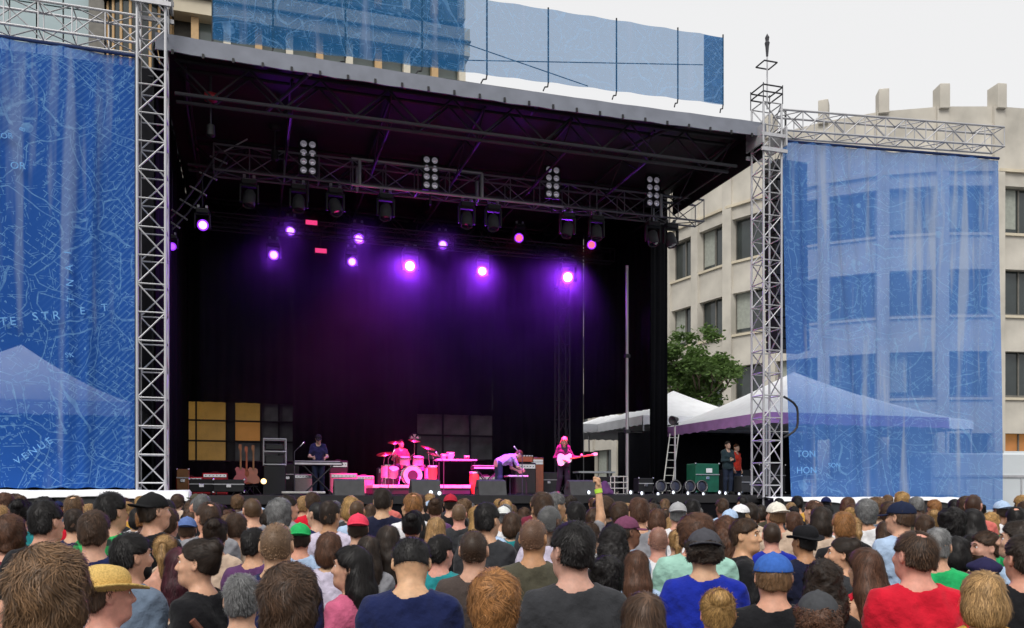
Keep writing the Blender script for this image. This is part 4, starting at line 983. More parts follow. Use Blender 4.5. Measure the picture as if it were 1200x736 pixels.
    for _ in range(N_):
        i = rg.randrange(len(v)); p = Vector(v[i]); n = Vector(nr[i]); pts = []; ph = rg.uniform(0, 6.28); ll = L * rg.uniform(.6, 1.25); fly = 2.2 if rg.random() < .10 and L > .02 else 1.
        swirl = Vector((math.sin(p.z * 55 + seed + p.y * 30), math.sin(p.x * 48 + seed * 2), math.sin(p.y * 52 + 1.3 * seed))) * {'mop': .7, 'curly': 1.3, 'afro': 2.5, 'short': .45}.get(style, .12)
        for st in range(5):
            rad = p - crown; d_ = rad.normalized() * (1 if rad.length > .01 else 0)
            if style in ('long', 'bob', 'curly') and (p.z < 1.68): d_ = Vector((0, 0, -1)) + d_ * .15
            elif style in ('pony', 'bun'): d_ = (Vector((0, -.105, 1.69)) - p).normalized() if p.y > -.12 and p.z > 1.5 else Vector((0, 0, -1))
            elif style in ('mop', 'short', 'crop', 'fade', 'thin'): d_ = d_ + Vector((.25, .1, -.45))
            d_ = d_ + swirl + Vector((rg.gauss(0, .18), rg.gauss(0, .18), rg.gauss(0, .18)))
            if style in ('curly', 'afro', 'undercurl'): d_ += Vector((math.cos(ph + st * 1.6), math.sin(ph + st * 1.6), .2)) * 1.2
            d_ = (d_ - n * d_.dot(n));
            if d_.length < 1e-4: d_ = Vector((0, 0, -1))
            d_.normalize(); pts.append((p + n * (.001 + fly * st * rg.uniform(.0004, .0026)), d_.cross(n).normalized())); p = p + d_ * ll / 4
            co, j, dist = kd.find(p); p = p.lerp(co, .75); n = Vector(nr[j])
        b = len(SV)
        for st, (q, s) in enumerate(pts): w_ = wd * (.5, 1, .95, .7, .15)[st]; SV += [q - s * w_ * .5, q + s * w_ * .5]
        SF += [(b + 2 * t, b + 2 * t + 1, b + 2 * t + 3, b + 2 * t + 2) for t in range(4)]
    V2 = np.concatenate([v, np.array([tuple(q) for q in SV])]); F2 = np.concatenate([f, np.array(SF) + len(v)])
    return np_mesh('hair', V2, F2, M_hair)
def hat_mesh(kind):
    h = .006; V_ = Vol(axis((-.24, .24, h)), axis((-.26, .26, h)), axis((1.60, 1.86, h)))
    if kind in ('cap', 'capback', 'flat'):
        V_.el((0, -.012, 1.672), (.092, .110, .098), None, .02); V_.clip(lambda x, y, z: (1.672 + .06 * (-y - .03) * 0 + .02 * y) - z)
        s = 1 if kind != 'capback' else -1
        if kind != 'flat':
            V_.op((-.1, -.24, 1.63), (.1, .24, 1.72), lambda x, y, z: np.maximum(np.sqrt(x ** 2 / .82 + (y - s * .085) ** 2) - .095, np.abs(z - 1.676 + s * (y) * .10 * s + 1.6 * x * x) - .005), .008)
            V_.clip(lambda x, y, z: np.where(z < 1.668, np.where(np.sign(y) == s, -1, .01), -1))
        else: V_.el((0, .02, 1.70), (.115, .14, .045), None, .02)
        V_.el((0, -.012, 1.772), (.009, .009, .006), None, .004)
        if kind == 'capback': V_.el((0, .115, 1.70), (.04, .04, .028), None, .005, 'sub')
        v, f = V_.mesh(); return np_mesh('cap', v, f, M_capm)
    V_.el((0, -.012, 1.70), (.093, .112, .085), None, .02); V_.clip(lambda x, y, z: 1.66 - z); V_.clip(lambda x, y, z: z - 1.785 + .6 * np.abs(x) * 0 - .25 * x * x)
    V_.el((0, .0, 1.80), (.028, .10, .03), None, .03, 'sub')
    br = .185 if kind == 'straw' else .155
    V_.op((-br, -br - .02, 1.60), (br, br + .02, 1.75), lambda x, y, z: np.maximum(np.sqrt(x ** 2 * 1.12 + (y + .01) ** 2) - br, np.abs(z - 1.672 - .9 * x * x + .25 * y * y * (1 if kind == 'straw' else 2)) - .0055), .012)
    v, f = V_.mesh(); return np_mesh('hat', v, f, M_straw if kind == 'straw' else M_capm)
def beard_mesh():
    V_ = Vol(axis((-.1, .1, .006)), axis((-.03, .16, .006)), axis((1.48, 1.66, .006)))
    V_.el((0, .025, 1.60), (.065, .077, .089), None, .04); V_.el((0, .055, 1.554), (.050, .046, .040), None, .04)
    V_.clip(lambda x, y, z: z - 1.592 - .9 * np.clip(np.abs(x) - .04, 0, 1)); V_.clip(lambda x, y, z: .0 - y); V_.el((0, .105, 1.577), (.022, .03, .009), None, .004, 'sub')
    v, f = V_.mesh(); return np_mesh('beard', v, f, M_hair)
def eye_mesh(): return MB().lathe([(0, .0125), (.0063, .0108), (.0108, .0063), (.0125, 0), (.0108, -.0063)], (0, 0, 0), (0, 1, 0), 10).me('eye', M_eye, True)
def iris_mesh(): return MB().lathe([(0, .0136), (.004, .0130), (.0060, .0118)], (0, 0, 0), (0, 1, 0), 10).me('iris', M_iris, True)
def brow_mesh(sx): return MB().path([(sx * .015, .0960, 1.676), (sx * .034, .0935, 1.681), (sx * .052, .0815, 1.674)], .0036, 5).me('eyebrow', M_hair)
def lips_mesh(): return MB().lathe([(0, .012), (.006, .010), (.0085, .004), (.009, -.004)], (0, 0, 0), (0, 1, 0), 12).me('lips', M_lip, True)
def face(o, HM, haircol):
    for sx in (-1, 1):
        e = add('eye', cached('eye', eye_mesh), o, HM @ Matrix.Translation((sx * .033, .0745, 1.648))); add('iris', cached('iris', iris_mesh), e)
        add('eyebrow', cached(('brow', sx), lambda: brow_mesh(sx)), o, HM, haircol)
    add('lips', cached('lips', lips_mesh), o, HM @ Matrix.Translation((0, .0915, 1.575)) @ Matrix.Diagonal((2.5, 1, .85, 1)))
def dress(o, P, key, hair='short', haircol=(.03, .02, .015), shirt='tee', shirtcol=(.1, .1, .1), pants=(.03, .04, .07), hat=None, hatcol=(.1, .1, .1), seed=0, beard=False, shirtmat=None, shoes=None, faced=False):
    HM = P.headM()
    c = add('shirt', cached(('shirt', key, shirt, shirtmat and shirtmat.name), lambda: np_mesh('shirt', *P.shirt(shirt), shirtmat or M_cloth)), o, None, shirtcol)
    add('trousers', cached(('tr', key), lambda: np_mesh('trousers', *P.trousers(), M_jean)), o, None, pants)
    if shoes:
        for i in (0, 1): add('shoe', cached(('sh', key, i), lambda: np_mesh('shoe', *P.shoe(i), M_shoe)), o, None, shoes)
    if hat and hair in ('short', 'crop', 'mop', 'afro'): hair = 'under'
    if hat and hair == 'curly': hair = 'undercurl'
    if hair and hair != 'none': add('hair', cached(('hair', hair, seed % 3 if hair in ('short', 'mop') else seed % 2 if hair in ('curly', 'long') else 0), lambda: hair_mesh(hair, seed % 3 if hair in ('short', 'mop') else seed % 2 if hair in ('curly', 'long') else 0)), o, HM, haircol)
    if faced: face(o, HM, haircol)
    if hat: add('hat' if hat in ('straw', 'fedora') else 'cap', cached(('hat', hat), lambda: hat_mesh(hat)), o, HM, hatcol)
    if beard: add('beard', cached('beard', beard_mesh), o, HM, haircol)
    return c
def body_of(key): return cached(('body', key), lambda: np_mesh('person', *pose(key).body(), M_skin))
def person(x, y, h, yaw, label, sex='m', kind='down', skin=(.60, .38, .28), group='people standing in the crowd', z=0., **kw):
    key = (sex, kind); o = add('person', body_of(key)); o.color = (*skin, 1)
    s = h / 1.755; o.location = (x, y, z); o.scale = (s * kw.pop('bulk', 1.), s, s); o.rotation_euler = (kw.pop('tilt', 0.), 0, yaw)
    tag(o, label, 'person', group); dress(o, pose(key), key, **kw); return o

# ------------------------------------------------------------------ gear on the stage
def amp(x, v, w_, h, d_, label, z=DECK, body=None, cloth=None, knobs=6):
    t = stage_thing('guitar_amplifier', x, v, z, label=label, cat='amplifier')
    MB().box((0, d_ / 2, h / 2), (w_, d_, h), bev=.02).build('cabinet', body or M_amp, t)
    MB().box((0, -.008, h * .42), (w_ - .07, .03, h * .72), bev=.008).build('speaker_cloth', cloth or M_ampcream, t)
    MB().box((0, -.006, h * .88), (w_ - .07, .03, h * .13)).build('control_panel', M_chrome, t)
    for k in range(knobs): MB().tube((-w_ * .36 + k * w_ * .72 / (knobs - 1), -.022, h * .88), (-w_ * .36 + k * w_ * .72 / (knobs - 1), -.045, h * .88), .014).build('knob', M_black, t)
    MB().path([(-.1, d_ / 2, h), (-.08, d_ / 2, h + .03), (.08, d_ / 2, h + .03), (.1, d_ / 2, h)], .012).build('handle', M_black, t); return t
def wedge(x, v, label):
    t = stage_thing('stage_monitor', x, v, label=label, cat='monitor', group='floor monitors along the stage lip')
    prof = [(0, 0), (.5, 0), (.5, .16), (.30, .40), (.10, .36)]
    m = MB(); n = len(prof); m.v = [(sx * .36, a, b) for sx in (-1, 1) for a, b in prof]; m.f = [tuple(range(n)), tuple(range(2 * n - 1, n - 1, -1))] + [(i, n + i, n + (i + 1) % n, (i + 1) % n) for i in range(n)]
    m.build('cabinet', M_wedge, t)
    g = MB(); g.v = [(-.32, .515, .03), (.32, .515, .03), (.32, .515, .15), (-.32, .515, .15), (.32, .32, .395), (-.32, .32, .395)]; g.f = [(0, 1, 2, 3), (3, 2, 4, 5)]; g.build('grille', M_grille, t)
    for sx in (-.37, .37): MB().box((sx, .25, .2), (.012, .14, .06)).build('handle_cup', M_black, t)
    return t
def road_case(x, v, w_, h, d_, m, label, z=DECK):
    t = stage_thing('road_case', x, v, z, label=label, cat='case')
    MB().box((0, d_ / 2, h / 2 + .08), (w_, d_, h), bev=.015).build('shell', m, t)
    for sx in (-1, 1):
        for sz2 in (0, 1): MB().box((sx * (w_ / 2), -.0, .08 + sz2 * h), (.05, .05, .05), bev=.015).build('corner', M_chrome, t)
        MB().lathe([(0, -.02), (.04, -.02), (.04, .02), (0, .02)], (sx * w_ * .4, .06, .04), (1, 0, 0), 10).build('caster', M_black, t)
    MB().box((0, -.012, .08 + h * .62), (w_ + .01, .03, .03)).build('lid_seam', M_alu, t); MB().box((0, -.02, .08 + h * .5), (.12, .03, .09), bev=.01).build('latch', M_chrome, t); return t
def guitar_meshes(body_m, bass=False):
    out = [(0, .16), (.08, .19), (.16, .15), (.20, .11), (.28, .12), (.36, .15), (.42, .10), (.40, .04), (.38, 0), (.40, -.05), (.36, -.11), (.28, -.12), (.20, -.10), (.12, -.16), (.04, -.18), (-.03, -.14), (-.05, 0)]
    L = 1.15 if bass else 1.0
    b = MB().poly([(x, 0, z) for x, z in out], .045, (0, 1, 0)).me('body', body_m)
    n = MB().box((.38 + (L - .5) / 2, -.028, 0), (L - .42, .025, .052), bev=.008).me('neck', M_wood)
    h = MB().poly([(L - .14, 0, .028), (L - .04, 0, .06), (L + .06, 0, .045), (L + .05, 0, -.03), (L - .14, 0, -.028)], .018, (0, 1, 0)).me('headstock', body_m if bass else M_wood)
    k = MB().box((.22, -.03, 0), (.05, .02, .09), bev=.006).box((.08, -.03, 0), (.03, .02, .09), bev=.006).me('pickup', M_black)
    return (('body', b), ('neck', n), ('headstock', h))
def guitar_on_stand(x, v, m, label):
    t = stage_thing('guitar', x, v, label=label, cat='guitar', group='guitars on stands')
    M = Matrix.Translation((0, .0, .36)) @ Matrix.Rotation(R(-8), 4, 'X') @ Matrix.Rotation(R(-90), 4, 'Y')
    for nme, me in guitar_meshes(m): add(nme, me, t, M)
    s = stage_thing('guitar_stand', x, v + .12, label='black tripod stand under the ' + label, cat='stand')
    bar(s, 'upright', (0, .02, .1), (0, .1, 1.0), .012, M_black)
    for a in (-.22, .22): bar(s, 'foot', (0, .02, .3), (a, -.1, .01), .012, M_black)
    bar(s, 'foot', (0, .03, .3), (0, .25, .01), .012, M_black); bar(s, 'cradle', (-.12, -.06, .24), (.12, -.06, .24), .012, M_black)
M_sun = mat('sunburst', (.40, .09, .03), .3, coat=.5); M_cherry = mat('cherry_red', (.45, .03, .05), .3, coat=.5)

# house side of the deck: red cases, guitars, rack
road_case(214, 4.2, .30, .62, .4, M_wood, 'brown upright case at the stage edge by the tower')
amp(222, 5.0, .7, .5, .4, 'low red amplifier beside the brown upright case', body=M_red, cloth=M_red)
amp(252, 5.2, .68, .62, .4, 'red amplifier with a pale edge beside the guitars', body=M_red, cloth=M_red)
road_case(236, 3.4, .6, .34, .4, M_black, 'low black case in front of the red amplifiers')
road_case(268, 2.6, .75, .32, .5, M_black, 'black case with silver corners in front of the guitars')
guitar_on_stand(282, 4.4, M_cherry, 'red electric guitar beside the rack')
guitar_on_stand(297, 4.7, M_sun, 'brown electric guitar beside the rack')
guitar_on_stand(289, 5.5, M_wood, 'wooden guitar behind the other guitars')
def lamp(x, y, v, m, label, r=.05):
    t = stage_thing('floor_lamp', x, v, sz(x, y, v), label=label, cat='lamp', group='small lamps on the deck')
    h = sz(x, y, v) - DECK
    MB().lathe([(r * 1.2, .05), (r * 1.2, -.02), (r, -.03)], axis=(0, -1, 0), seg=12).build('shade', M_black, t); MB().lathe([(0, .0), (r * .7, -.005), (r, -.02)], axis=(0, -1, 0), seg=12).build('bulb', m, t)
    bar(t, 'stem', (0, .03, -max(h, .03)), (0, .03, -.02), .012, M_black); return t
lamp(309, 564, 2.4, E_warmlamp, 'warm glowing lamp at the foot of the rack', .07)
t = stage_thing('equipment_rack', 322, 5.0, label='open silver rack with two empty bays on a black case', cat='rack')
MB().box((0, .3, .42), (.62, .6, .84), bev=.02).build('case', M_black, t)
for sx in (-.31, .31):
    for sy in (.02, .58): bar(t, 'post', (sx, sy, .84), (sx, sy, 1.62), .02, M_alu)
for z in (.87, 1.24, 1.6):
    for sy in (.02, .58): bar(t, 'rail', (-.31, sy, z), (.31, sy, z), .024, M_alu)
    for sx in (-.31, .31): bar(t, 'side_rail', (sx, .02, z), (sx, .58, z), .016, M_alu)
for z, h in ((1.02, .22), (1.38, .16)): MB().box((0, .3, z), (.5, .5, h), bev=.01).build('rack_unit', M_grille, t)
# keyboards
def keyboard(x, v, z, L, label, m=None, rz=None):
    t = stage_thing('keyboard', x, v, z, rz, label=label, cat='keyboard')
    MB().box((0, .17, .06), (L, .34, .11), bev=.015).build('body', m or M_black, t)
    n = int(L / .06)
    for k in range(n): block(t, 'key', (-L / 2 + .05 + (k + .5) * (L - .1) / n, .09 + .17, .125), ((L - .1) / n - .004, .14, .02), M_ivory)
    MB().box((0, -.005, .05), (L - .06, .012, .05)).build('back_strip', M_ivory, t)
    return t
def kstand(x, v, H, w_, label):
    s = stage_thing('keyboard_stand', x, v, label=label, cat='stand')
    for sy in (.05, .29):
        bar(s, 'leg', (-w_ / 2, sy, .02), (w_ / 2, sy, H), .018, M_black); bar(s, 'leg', (w_ / 2, sy, .02), (-w_ / 2, sy, H), .018, M_black)
    for sx in (-w_ / 2, w_ / 2): bar(s, 'foot_bar', (sx, -.02, .02), (sx, .36, .02), .018, M_black); bar(s, 'top_bar', (sx, -.0, H - .01), (sx, .34, H - .01), .014, M_black)
kstand(373, 4.1, .82, .8, 'black crossed stand under the long keyboard'); keyboard(373, 4.1, DECK + .825, 1.35, 'long black keyboard in front of the player in the dark shirt')
amp(357, 6.0, .62, .62, .35, 'pink-lit cabinet behind the keyboard stand', body=M_ampcream)
amp(403, 6.3, .82, .66, .4, 'wide pale amplifier glowing pink beside the keyboard', body=M_ampcream)
amp(427, 6.5, .62, .6, .4, 'pale amplifier glowing pink, the narrower one by the drum riser', body=M_ampcream)
t = stage_thing('light_plank', 356, 3.4, label='pink-lit flat step in front of the keyboard', cat='step'); MB().box((0, .2, .07), (1.15, .4, .06), bev=.01).build('tread', M_ivory, t)
for sx in (-.5, .5): MB().box((sx, .2, .02), (.06, .4, .04)).build('runner', M_black, t)
# boom microphone stand by the keyboard
def mic(x, v, H, dx, label):
    s = stage_thing('microphone_stand', x, v, label=label, cat='microphone stand', group='microphone stands on the deck')
    MB().lathe([(.13, 0), (.13, .02), (.02, .035)]).build('base', M_black, s); bar(s, 'pole', (0, 0, .02), (0, 0, H - .25), .012, M_aludark); bar(s, 'boom', (0, 0, H - .26), (dx, .12, H), .010, M_aludark)
    MB().lathe([(0, -.04), (.022, -.03), (.026, 0), (.022, .03), (.014, .04), (.012, .16), (0, .165)], (dx, .12, H), (-dx or .3, -.2, -.3), 10).build('microphone', M_chrome, s, smooth=True)
mic(345, 3.9, 1.45, .25, 'boom microphone stand in front of the keyboard player'); mic(612, 3.3, 1.4, -.2, 'microphone stand beside the amplifier stack'); mic(455, 4.4, 1.3, .2, 'microphone stand at the drum kit'); mic(520, 4.4, 1.25, -.2, 'microphone stand at the percussion table')
# drum riser
RV = 5.0; ur0, ur1 = su(437, RV), su(551, RV)
ri = empty('drum_riser', SW((ur0 + ur1) / 2, RV, DECK), SA, label='low riser with a glowing pink front edge under the drums', cat='riser'); Wr = ur1 - ur0; RZ = .3
MB().box((0, 1.2, .11), (Wr, 2.4, .18)).build('frame', M_black, ri); MB().box((0, 1.19, .25), (Wr + .02, 2.44, .10), bev=.01).build('deck_panel', M_ivory, ri)
def drum(parent, c, r, h, ax, m=None, name='drum'):
    o = MB().lathe([(r, -h / 2), (r, h / 2)], c, ax, 24).build(name, m or M_drum, parent, smooth=True)
    for e in (-1, 1):
        MB().lathe([(r + .004, e * h / 2 - .015), (r + .014, e * h / 2 - .01), (r + .014, e * h / 2 + .012), (r - .004, e * h / 2 + .014)], c, ax, 24).build('hoop', M_chrome, o)
        MB().lathe([(0, e * (h / 2 + .002)), (r, e * h / 2)], c, ax, 24).build('skin', M_skin_d, o)
    return o
def cymbal(parent, c, r, tilt, foot):
    n = Vector((tilt, -.25, 1)).normalized(); MB().lathe([(.0, .03), (.03, .028), (.05, .012), (r, -.01), (r, -.014), (.05, .006), (0, .02)], c, n, 22).build('cymbal', M_cym, parent, smooth=True); bar(parent, 'cymbal_stand', foot, c, .011, M_chrome)
k = empty('drum_kit', SW(su(478, 6.2), 6.2, DECK + RZ), SA, label='pale drum kit with a big bass drum on the riser', cat='drum kit')
bd = drum(k, (.05, -.35, .30), .29, .42, (0, -1, 0), name='bass_drum')
MB().lathe([(0, .003), (.16, .002)], (.05, -.567, .30), (0, -1, 0), 20).build('front_emblem', M_black, bd)
drum(k, (-.16, -.35, .75), .16, .22, (0, -.25, 1)); drum(k, (.26, -.35, .75), .17, .24, (0, -.25, 1)); drum(k, (-.62, .1, .42), .21, .4, (0, 0, 1), name='floor_drum'); drum(k, (.42, .15, .55), .18, .16, (0, -.1, 1), name='snare_drum')
drum(k, (-.5, -.3, .40), .15, .26, (0, -.6, 1)); drum(k, (.68, -.2, .38), .2, .36, (0, 0, 1), name='floor_drum')
for c, r, tl, ft in (((-.72, .05, .98), .26, -.2, (-.8, .15, 0)), ((.62, -.1, 1.18), .24, .25, (.75, 0, 0)), ((-.38, .2, 1.35), .22, -.1, (-.4, .35, 0)), ((.25, .25, 1.42), .2, .1, (.3, .4, 0)), ((.85, .2, 1.0), .22, .2, (.9, .3, 0))): cymbal(k, c, r, tl, ft)
for sx in (-.62, .42):
    for q in range(3): bar(k, 'drum_leg', (sx + .18 * math.cos(q * 2.1), .12 + .18 * math.sin(q * 2.1), 0), (sx + .17 * math.cos(q * 2.1), .12 + .17 * math.sin(q * 2.1), .4), .01, M_chrome)
pf = stage_thing('round_fan', 486, 8.2, DECK + 1.9, label='round pink-lit fan on a tall stand behind the drummer', cat='fan')
MB().lathe([(.17, -.05), (.2, 0), (.17, .05)], axis=(0, -1, 0)).build('cage_rim', M_chrome, pf)
for q in range(5): a = q * 1.257; MB().poly([(0, 0, 0), (.15 * math.cos(a), -.02, .15 * math.sin(a)), (.15 * math.cos(a + .7), .02, .15 * math.sin(a + .7))], .008, (0, 1, 0)).build('blade', M_ivory, pf)
MB().lathe([(0, -.05), (.05, -.04), (.05, .04)], axis=(0, -1, 0)).build('hub', M_black, pf); bar(pf, 'stand', (0, .05, -1.9), (0, .05, -.1), .02, M_black)
# percussion table and hand drums
t = stage_thing('percussion_table', 536, 5.9, DECK + RZ, label='draped table of small percussion, lit pink beside the drum kit', cat='table')
MB().box((0, .25, .80), (1.3, .5, .05), bev=.01).build('table_top', M_ivory, t)
for sx in (-.58, .58):
    for sy in (.06, .44): bar(t, 'leg', (sx, sy, 0), (sx, sy, .78), .018, M_black)
def hand_drum(x, v, z, r, h, label, m):
    o = stage_thing('hand_drum', x, v, z, label=label, cat='drum', group='hand drums at the percussion table'); MB().lathe([(r * .6, 0), (r * .8, h * .2), (r * 1.08, h * .6), (r, h)], seg=20).build('shell', m, o, smooth=True); MB().lathe([(r + .012, h - .03), (r + .012, h), (0, h + .004)], seg=20).build('skin', M_skin_d, o); MB().lathe([(r + .008, h - .06), (r + .014, h - .05), (r + .01, h - .03)], seg=20).build('hoop', M_chrome, o)
zt_ = DECK + RZ + .826
hand_drum(520, 6.0, zt_, .09, .16, 'small upright hand drum on the percussion table', M_drum); hand_drum(528, 6.1, zt_, .12, .22, 'largest hand drum on the percussion table', M_skin_d); hand_drum(547, 6.0, zt_, .08, .12, 'low red hand drum on the percussion table', M_cherry)
hand_drum(556, 5.4, DECK, .15, .72, 'tall orange conga standing beside the riser', M_sun); hand_drum(507, 5.5, DECK + RZ, .14, .6, 'tall dark conga at the corner of the drum kit', M_wood)
# second keyboard, amplifier stack, bass rig
kstand(572, 5.2, .78, .7, 'black crossed stand under the short keyboard'); keyboard(572, 5.2, DECK + .785, .95, 'short keyboard beside the tall conga')
amp(571, 6.6, .8, .62, .4, 'purple-lit dark amplifier behind the short keyboard', body=M_wedge, cloth=M_grille)
amp(616, 6.2, .72, 1.05, .45, 'tall dark speaker cabinet of the amplifier stack', body=M_black, cloth=M_grille)
amp(614, 6.2, .66, .24, .38, 'small amplifier head on top of the tall cabinet', z=DECK + 1.06, body=M_black, cloth=M_sun)
amp(629, 6.8, .5, 1.25, .4, 'orange fronted cabinet beside the tall dark cabinet', body=M_sun, cloth=M_sun)
for x, l in ((410, 'in front of the pale amplifiers'), (500, 'in front of the drum riser'), (578, 'in front of the bending player'), (684, 'beside the guitarist')): wedge(x, .5, 'grey wedge floor monitor ' + l)
# far side of the deck
road_case(713, 5.2, .7, .5, .5, M_black, 'black case with bright corners under the thin silver pole')
t = stage_thing('storage_frame', 728, 3.6, label='small white wire frame of drawers on the deck', cat='frame')
for z in (0.02, .2, .38, .56): bar(t, 'rail', (-.22, 0, z), (.22, 0, z), .015, M_ivory); bar(t, 'rail', (-.22, .3, z), (.22, .3, z), .015, M_ivory)
for sx in (-.22, .22):
    for sy in (0, .3): bar(t, 'post', (sx, sy, 0), (sx, sy, .56), .015, M_ivory)
t = stage_thing('side_table', 700, 7.8, label='grey table seen behind the guitarist', cat='table'); MB().box((0, .3, .8), (1.4, .6, .06)).build('table_top', M_trail, t)
for sx in (-.6, .6): bar(t, 'leg', (sx, .1, 0), (sx, .5, .78), .03, M_aludark); bar(t, 'leg', (sx, .5, 0), (sx, .1, .78), .03, M_aludark)
for i, x in enumerate((774, 791, 808, 822)):
    t = stage_thing('par_light', x, 3.2, label='round black stage lamp on the deck, %s from the green case' % ['fourth', 'third', 'second', 'first'][i], cat='stage light', group='round lamps on the deck')
    MB().lathe([(0, .2), (.12, .2), (.19, .02), (.20, -.06), (.17, -.06), (.15, .04), (0, .08)], (0, 0, .26), (0, 1, -.15), 20).build('can', M_black, t, smooth=True)
    MB().lathe([(.165, -.045), (.178, -.065), (.192, -.05)], (0, 0, .26), (0, 1, -.15), 20).build('front_ring', M_alu, t)
    MB().lathe([(0, -.03), (.1, -.025), (.16, -.01)], (0, 0, .26), (0, 1, -.15), 20).build('lens', M_lensoff, t, smooth=True)
    MB().path([(-.22, 0, .26), (-.22, .05, .02), (.22, .05, .02), (.22, 0, .26)], .016).build('yoke', M_aludark, t)
for i, x in enumerate((739, 752, 771, 789, 806, 824, 843, 850, 866, 505, 515, 640, 690)):
    lamp(x, 577 + (i % 3), .3 if x < 760 else 1.0, E_foot, 'small white foot light on the stage lip ' + ['below the wire frame', 'just past the wire frame', 'before the fourth round lamp', 'before the third round lamp', 'before the second round lamp', 'before the green case', 'past the green case', 'at the crew in the dark jacket', 'beside the mast tower', 'at the drum monitor', 'past the drum monitor', 'at the guitarist\'s feet', 'beside the guitarist\'s monitor'][i], .05)
road_case(829, 4.0, .85, .92, .6, M_green, 'green case with a white sticker under the purple-lit tent')
o = [q for q in bpy.data.objects if q.name.startswith('road_case')][-1]; MB().box((.05, -.022, .78), (.22, .008, .14)).build('sticker', M_white, o)
road_case(866, 6.0, .9, .8, .6, M_black, 'tall black case beside the crew under the tent'); road_case(905, 6.5, 1.1, 1.0, .6, M_black, 'wide black case behind the silver mast tower')
t = stage_thing('ladder', 795, 4.4, label='leaning white ladder beside the purple-lit tent leg', cat='ladder')
for sx in (-.16, .16): bar(t, 'rail', (sx - .42, 0, 0), (sx + .12, .5, 2.0), .02, M_ivory)
for q in range(8): f_ = (q + .5) / 8; bar(t, 'rung', (-.58 + .54 * f_, .5 * f_, 2.0 * f_), (-.26 + .54 * f_, .5 * f_, 2.0 * f_), .012, M_ivory)
t = stage_thing('floodlight', 791, 4.2, label='grey floodlight on a tall stand at the tent corner', cat='floodlight')
bar(t, 'stand', (0, 0, 0), (0, 0, 2.25), .03, M_alu); MB().lathe([(0, .2), (.06, .19), (.16, -.06), (.14, -.06), (0, .06)], (-.05, 0, 2.38), (.75, .3, .2), 16).build('reflector', M_wedge, t, smooth=True); MB().box((.05, 0, 2.27), (.1, .1, .08)).build('bracket', M_black, t)
road_case(643, 7.6, .8, .7, .5, M_wedge, 'dark grey case behind the orange cabinet')
road_case(757, 4.3, .5, .45, .4, M_black, 'small black case at the foot of the leg drape')
road_case(880, 4.6, .7, .55, .5, M_wedge, 'dark grey case behind the base of the mast tower')
amp(397, 7.6, .6, 1.1, .4, 'tall dark cabinet behind the wide pink amplifier', body=M_black, cloth=M_grille)
amp(455, 8.2, .7, .9, .4, 'dark speaker cabinet behind the drummer', body=M_wedge, cloth=M_grille)
road_case(337, 7.2, .7, .9, .5, M_black, 'black upright case behind the open rack')
# hanging jackets and cloth heap on the deck
t = stage_thing('cloth_heap', 704, 2.4, label='purple-lit heap of cloth on the deck behind the raised fist', cat='cloth')
V_ = Vol(axis((-.5, .5, .03)), axis((-.35, .35, .03)), axis((-.03, .5, .03))); V_.el((0, 0, .05), (.4, .25, .2), None, .05); V_.el((.12, 0, .2), (.14, .13, .2), None, .1); V_.f += .03 * noise3(*[g.reshape([-1 if i == j else 1 for j in range(3)]) for i, g in enumerate(V_.g)], 30, 4); V_.clip(lambda x, y, z: .0 - z)
add('fabric', np_mesh('fabric', *V_.mesh(), mat('plum_cloth', (.10, .03, .13), .9)), t)
# loose cables on the deck
for i, (xa, xb, vv) in enumerate(((300, 430, 2.2), (440, 560, 2.6), (560, 690, 2.0), (700, 850, 2.2))):
    a, b = SW(su(xa, vv), vv, DECK + .015), SW(su(xb, vv), vv, DECK + .015)
    t = empty('cable', a, 0, label=['black cable across the deck by the rack', 'black cable in front of the drum riser', 'black cable at the guitarist\'s feet', 'black cable towards the green case'][i], cat='cable')
    MB().path([(b - a) * (q / 24) + V * (.25 * math.sin(q * .7 + i) + .1 * math.sin(q * 1.9)) for q in range(25)], .014, 5).build('cord', M_black, t)

# ------------------------------------------------------------------ the band and crew
def performer(key, P, loc, rz, label, group='musicians on the stage', skin=(.6, .38, .28), **kw):
    POSES[key] = P; o = add('person', cached(('body', key), lambda: np_mesh('person', *P.body(), M_skin))); o.color = (*skin, 1)
    o.location = loc; o.rotation_euler = (0, 0, rz); tag(o, label, 'person', group); dress(o, P, key, faced=True, shoes=kw.pop('shoes', (.02, .02, .02)), **kw); return o
FACE = SA + math.pi
def at(x, v, z=DECK): return SW(su(x, v), v, z)
performer(('m', 'keys'), Pose(hp=R(25), fine=True, arms=[((-.25, .04, 1.10), (-.16, .33, 1.06), (0, 1, -.15), 0), ((.25, .04, 1.10), (.16, .33, 1.06), (0, 1, -.15), 0)]), at(373, 4.85), FACE, 'musician in a dark navy shirt and cap standing at the long keyboard', hair='short', shirtcol=(.02, .02, .06), hat='cap', hatcol=(.02, .015, .02), haircol=(.03, .02, .015))
sit = [((-.09, 0, .9), (-.17, .42, .91), (-.18, .40, .48), (-.20, .55, .43)), ((.09, 0, .9), (.17, .42, .91), (.18, .40, .48), (.20, .55, .43))]
performer(('m', 'drums'), Pose(fine=True, hy=R(15), legs=sit, arms=[((-.28, .08, 1.16), (-.2, .32, 1.18), (.2, 1, .2), 1), ((.28, .08, 1.14), (.26, .33, 1.22), (0, 1, .5), 1)]), at(470, 7.0, DECK + RZ - .30), FACE, 'drummer in a red-lit tee seated behind the drum kit', hair='short', shirtcol=(.35, .12, .12))
ds = empty('drum_stool', at(470, 7.0, DECK + RZ), SA, label='round stool under the drummer', cat='stool'); MB().lathe([(0, .42), (.17, .43), (.18, .47), (.16, .50), (0, .50)]).build('seat', M_black, ds, smooth=True)
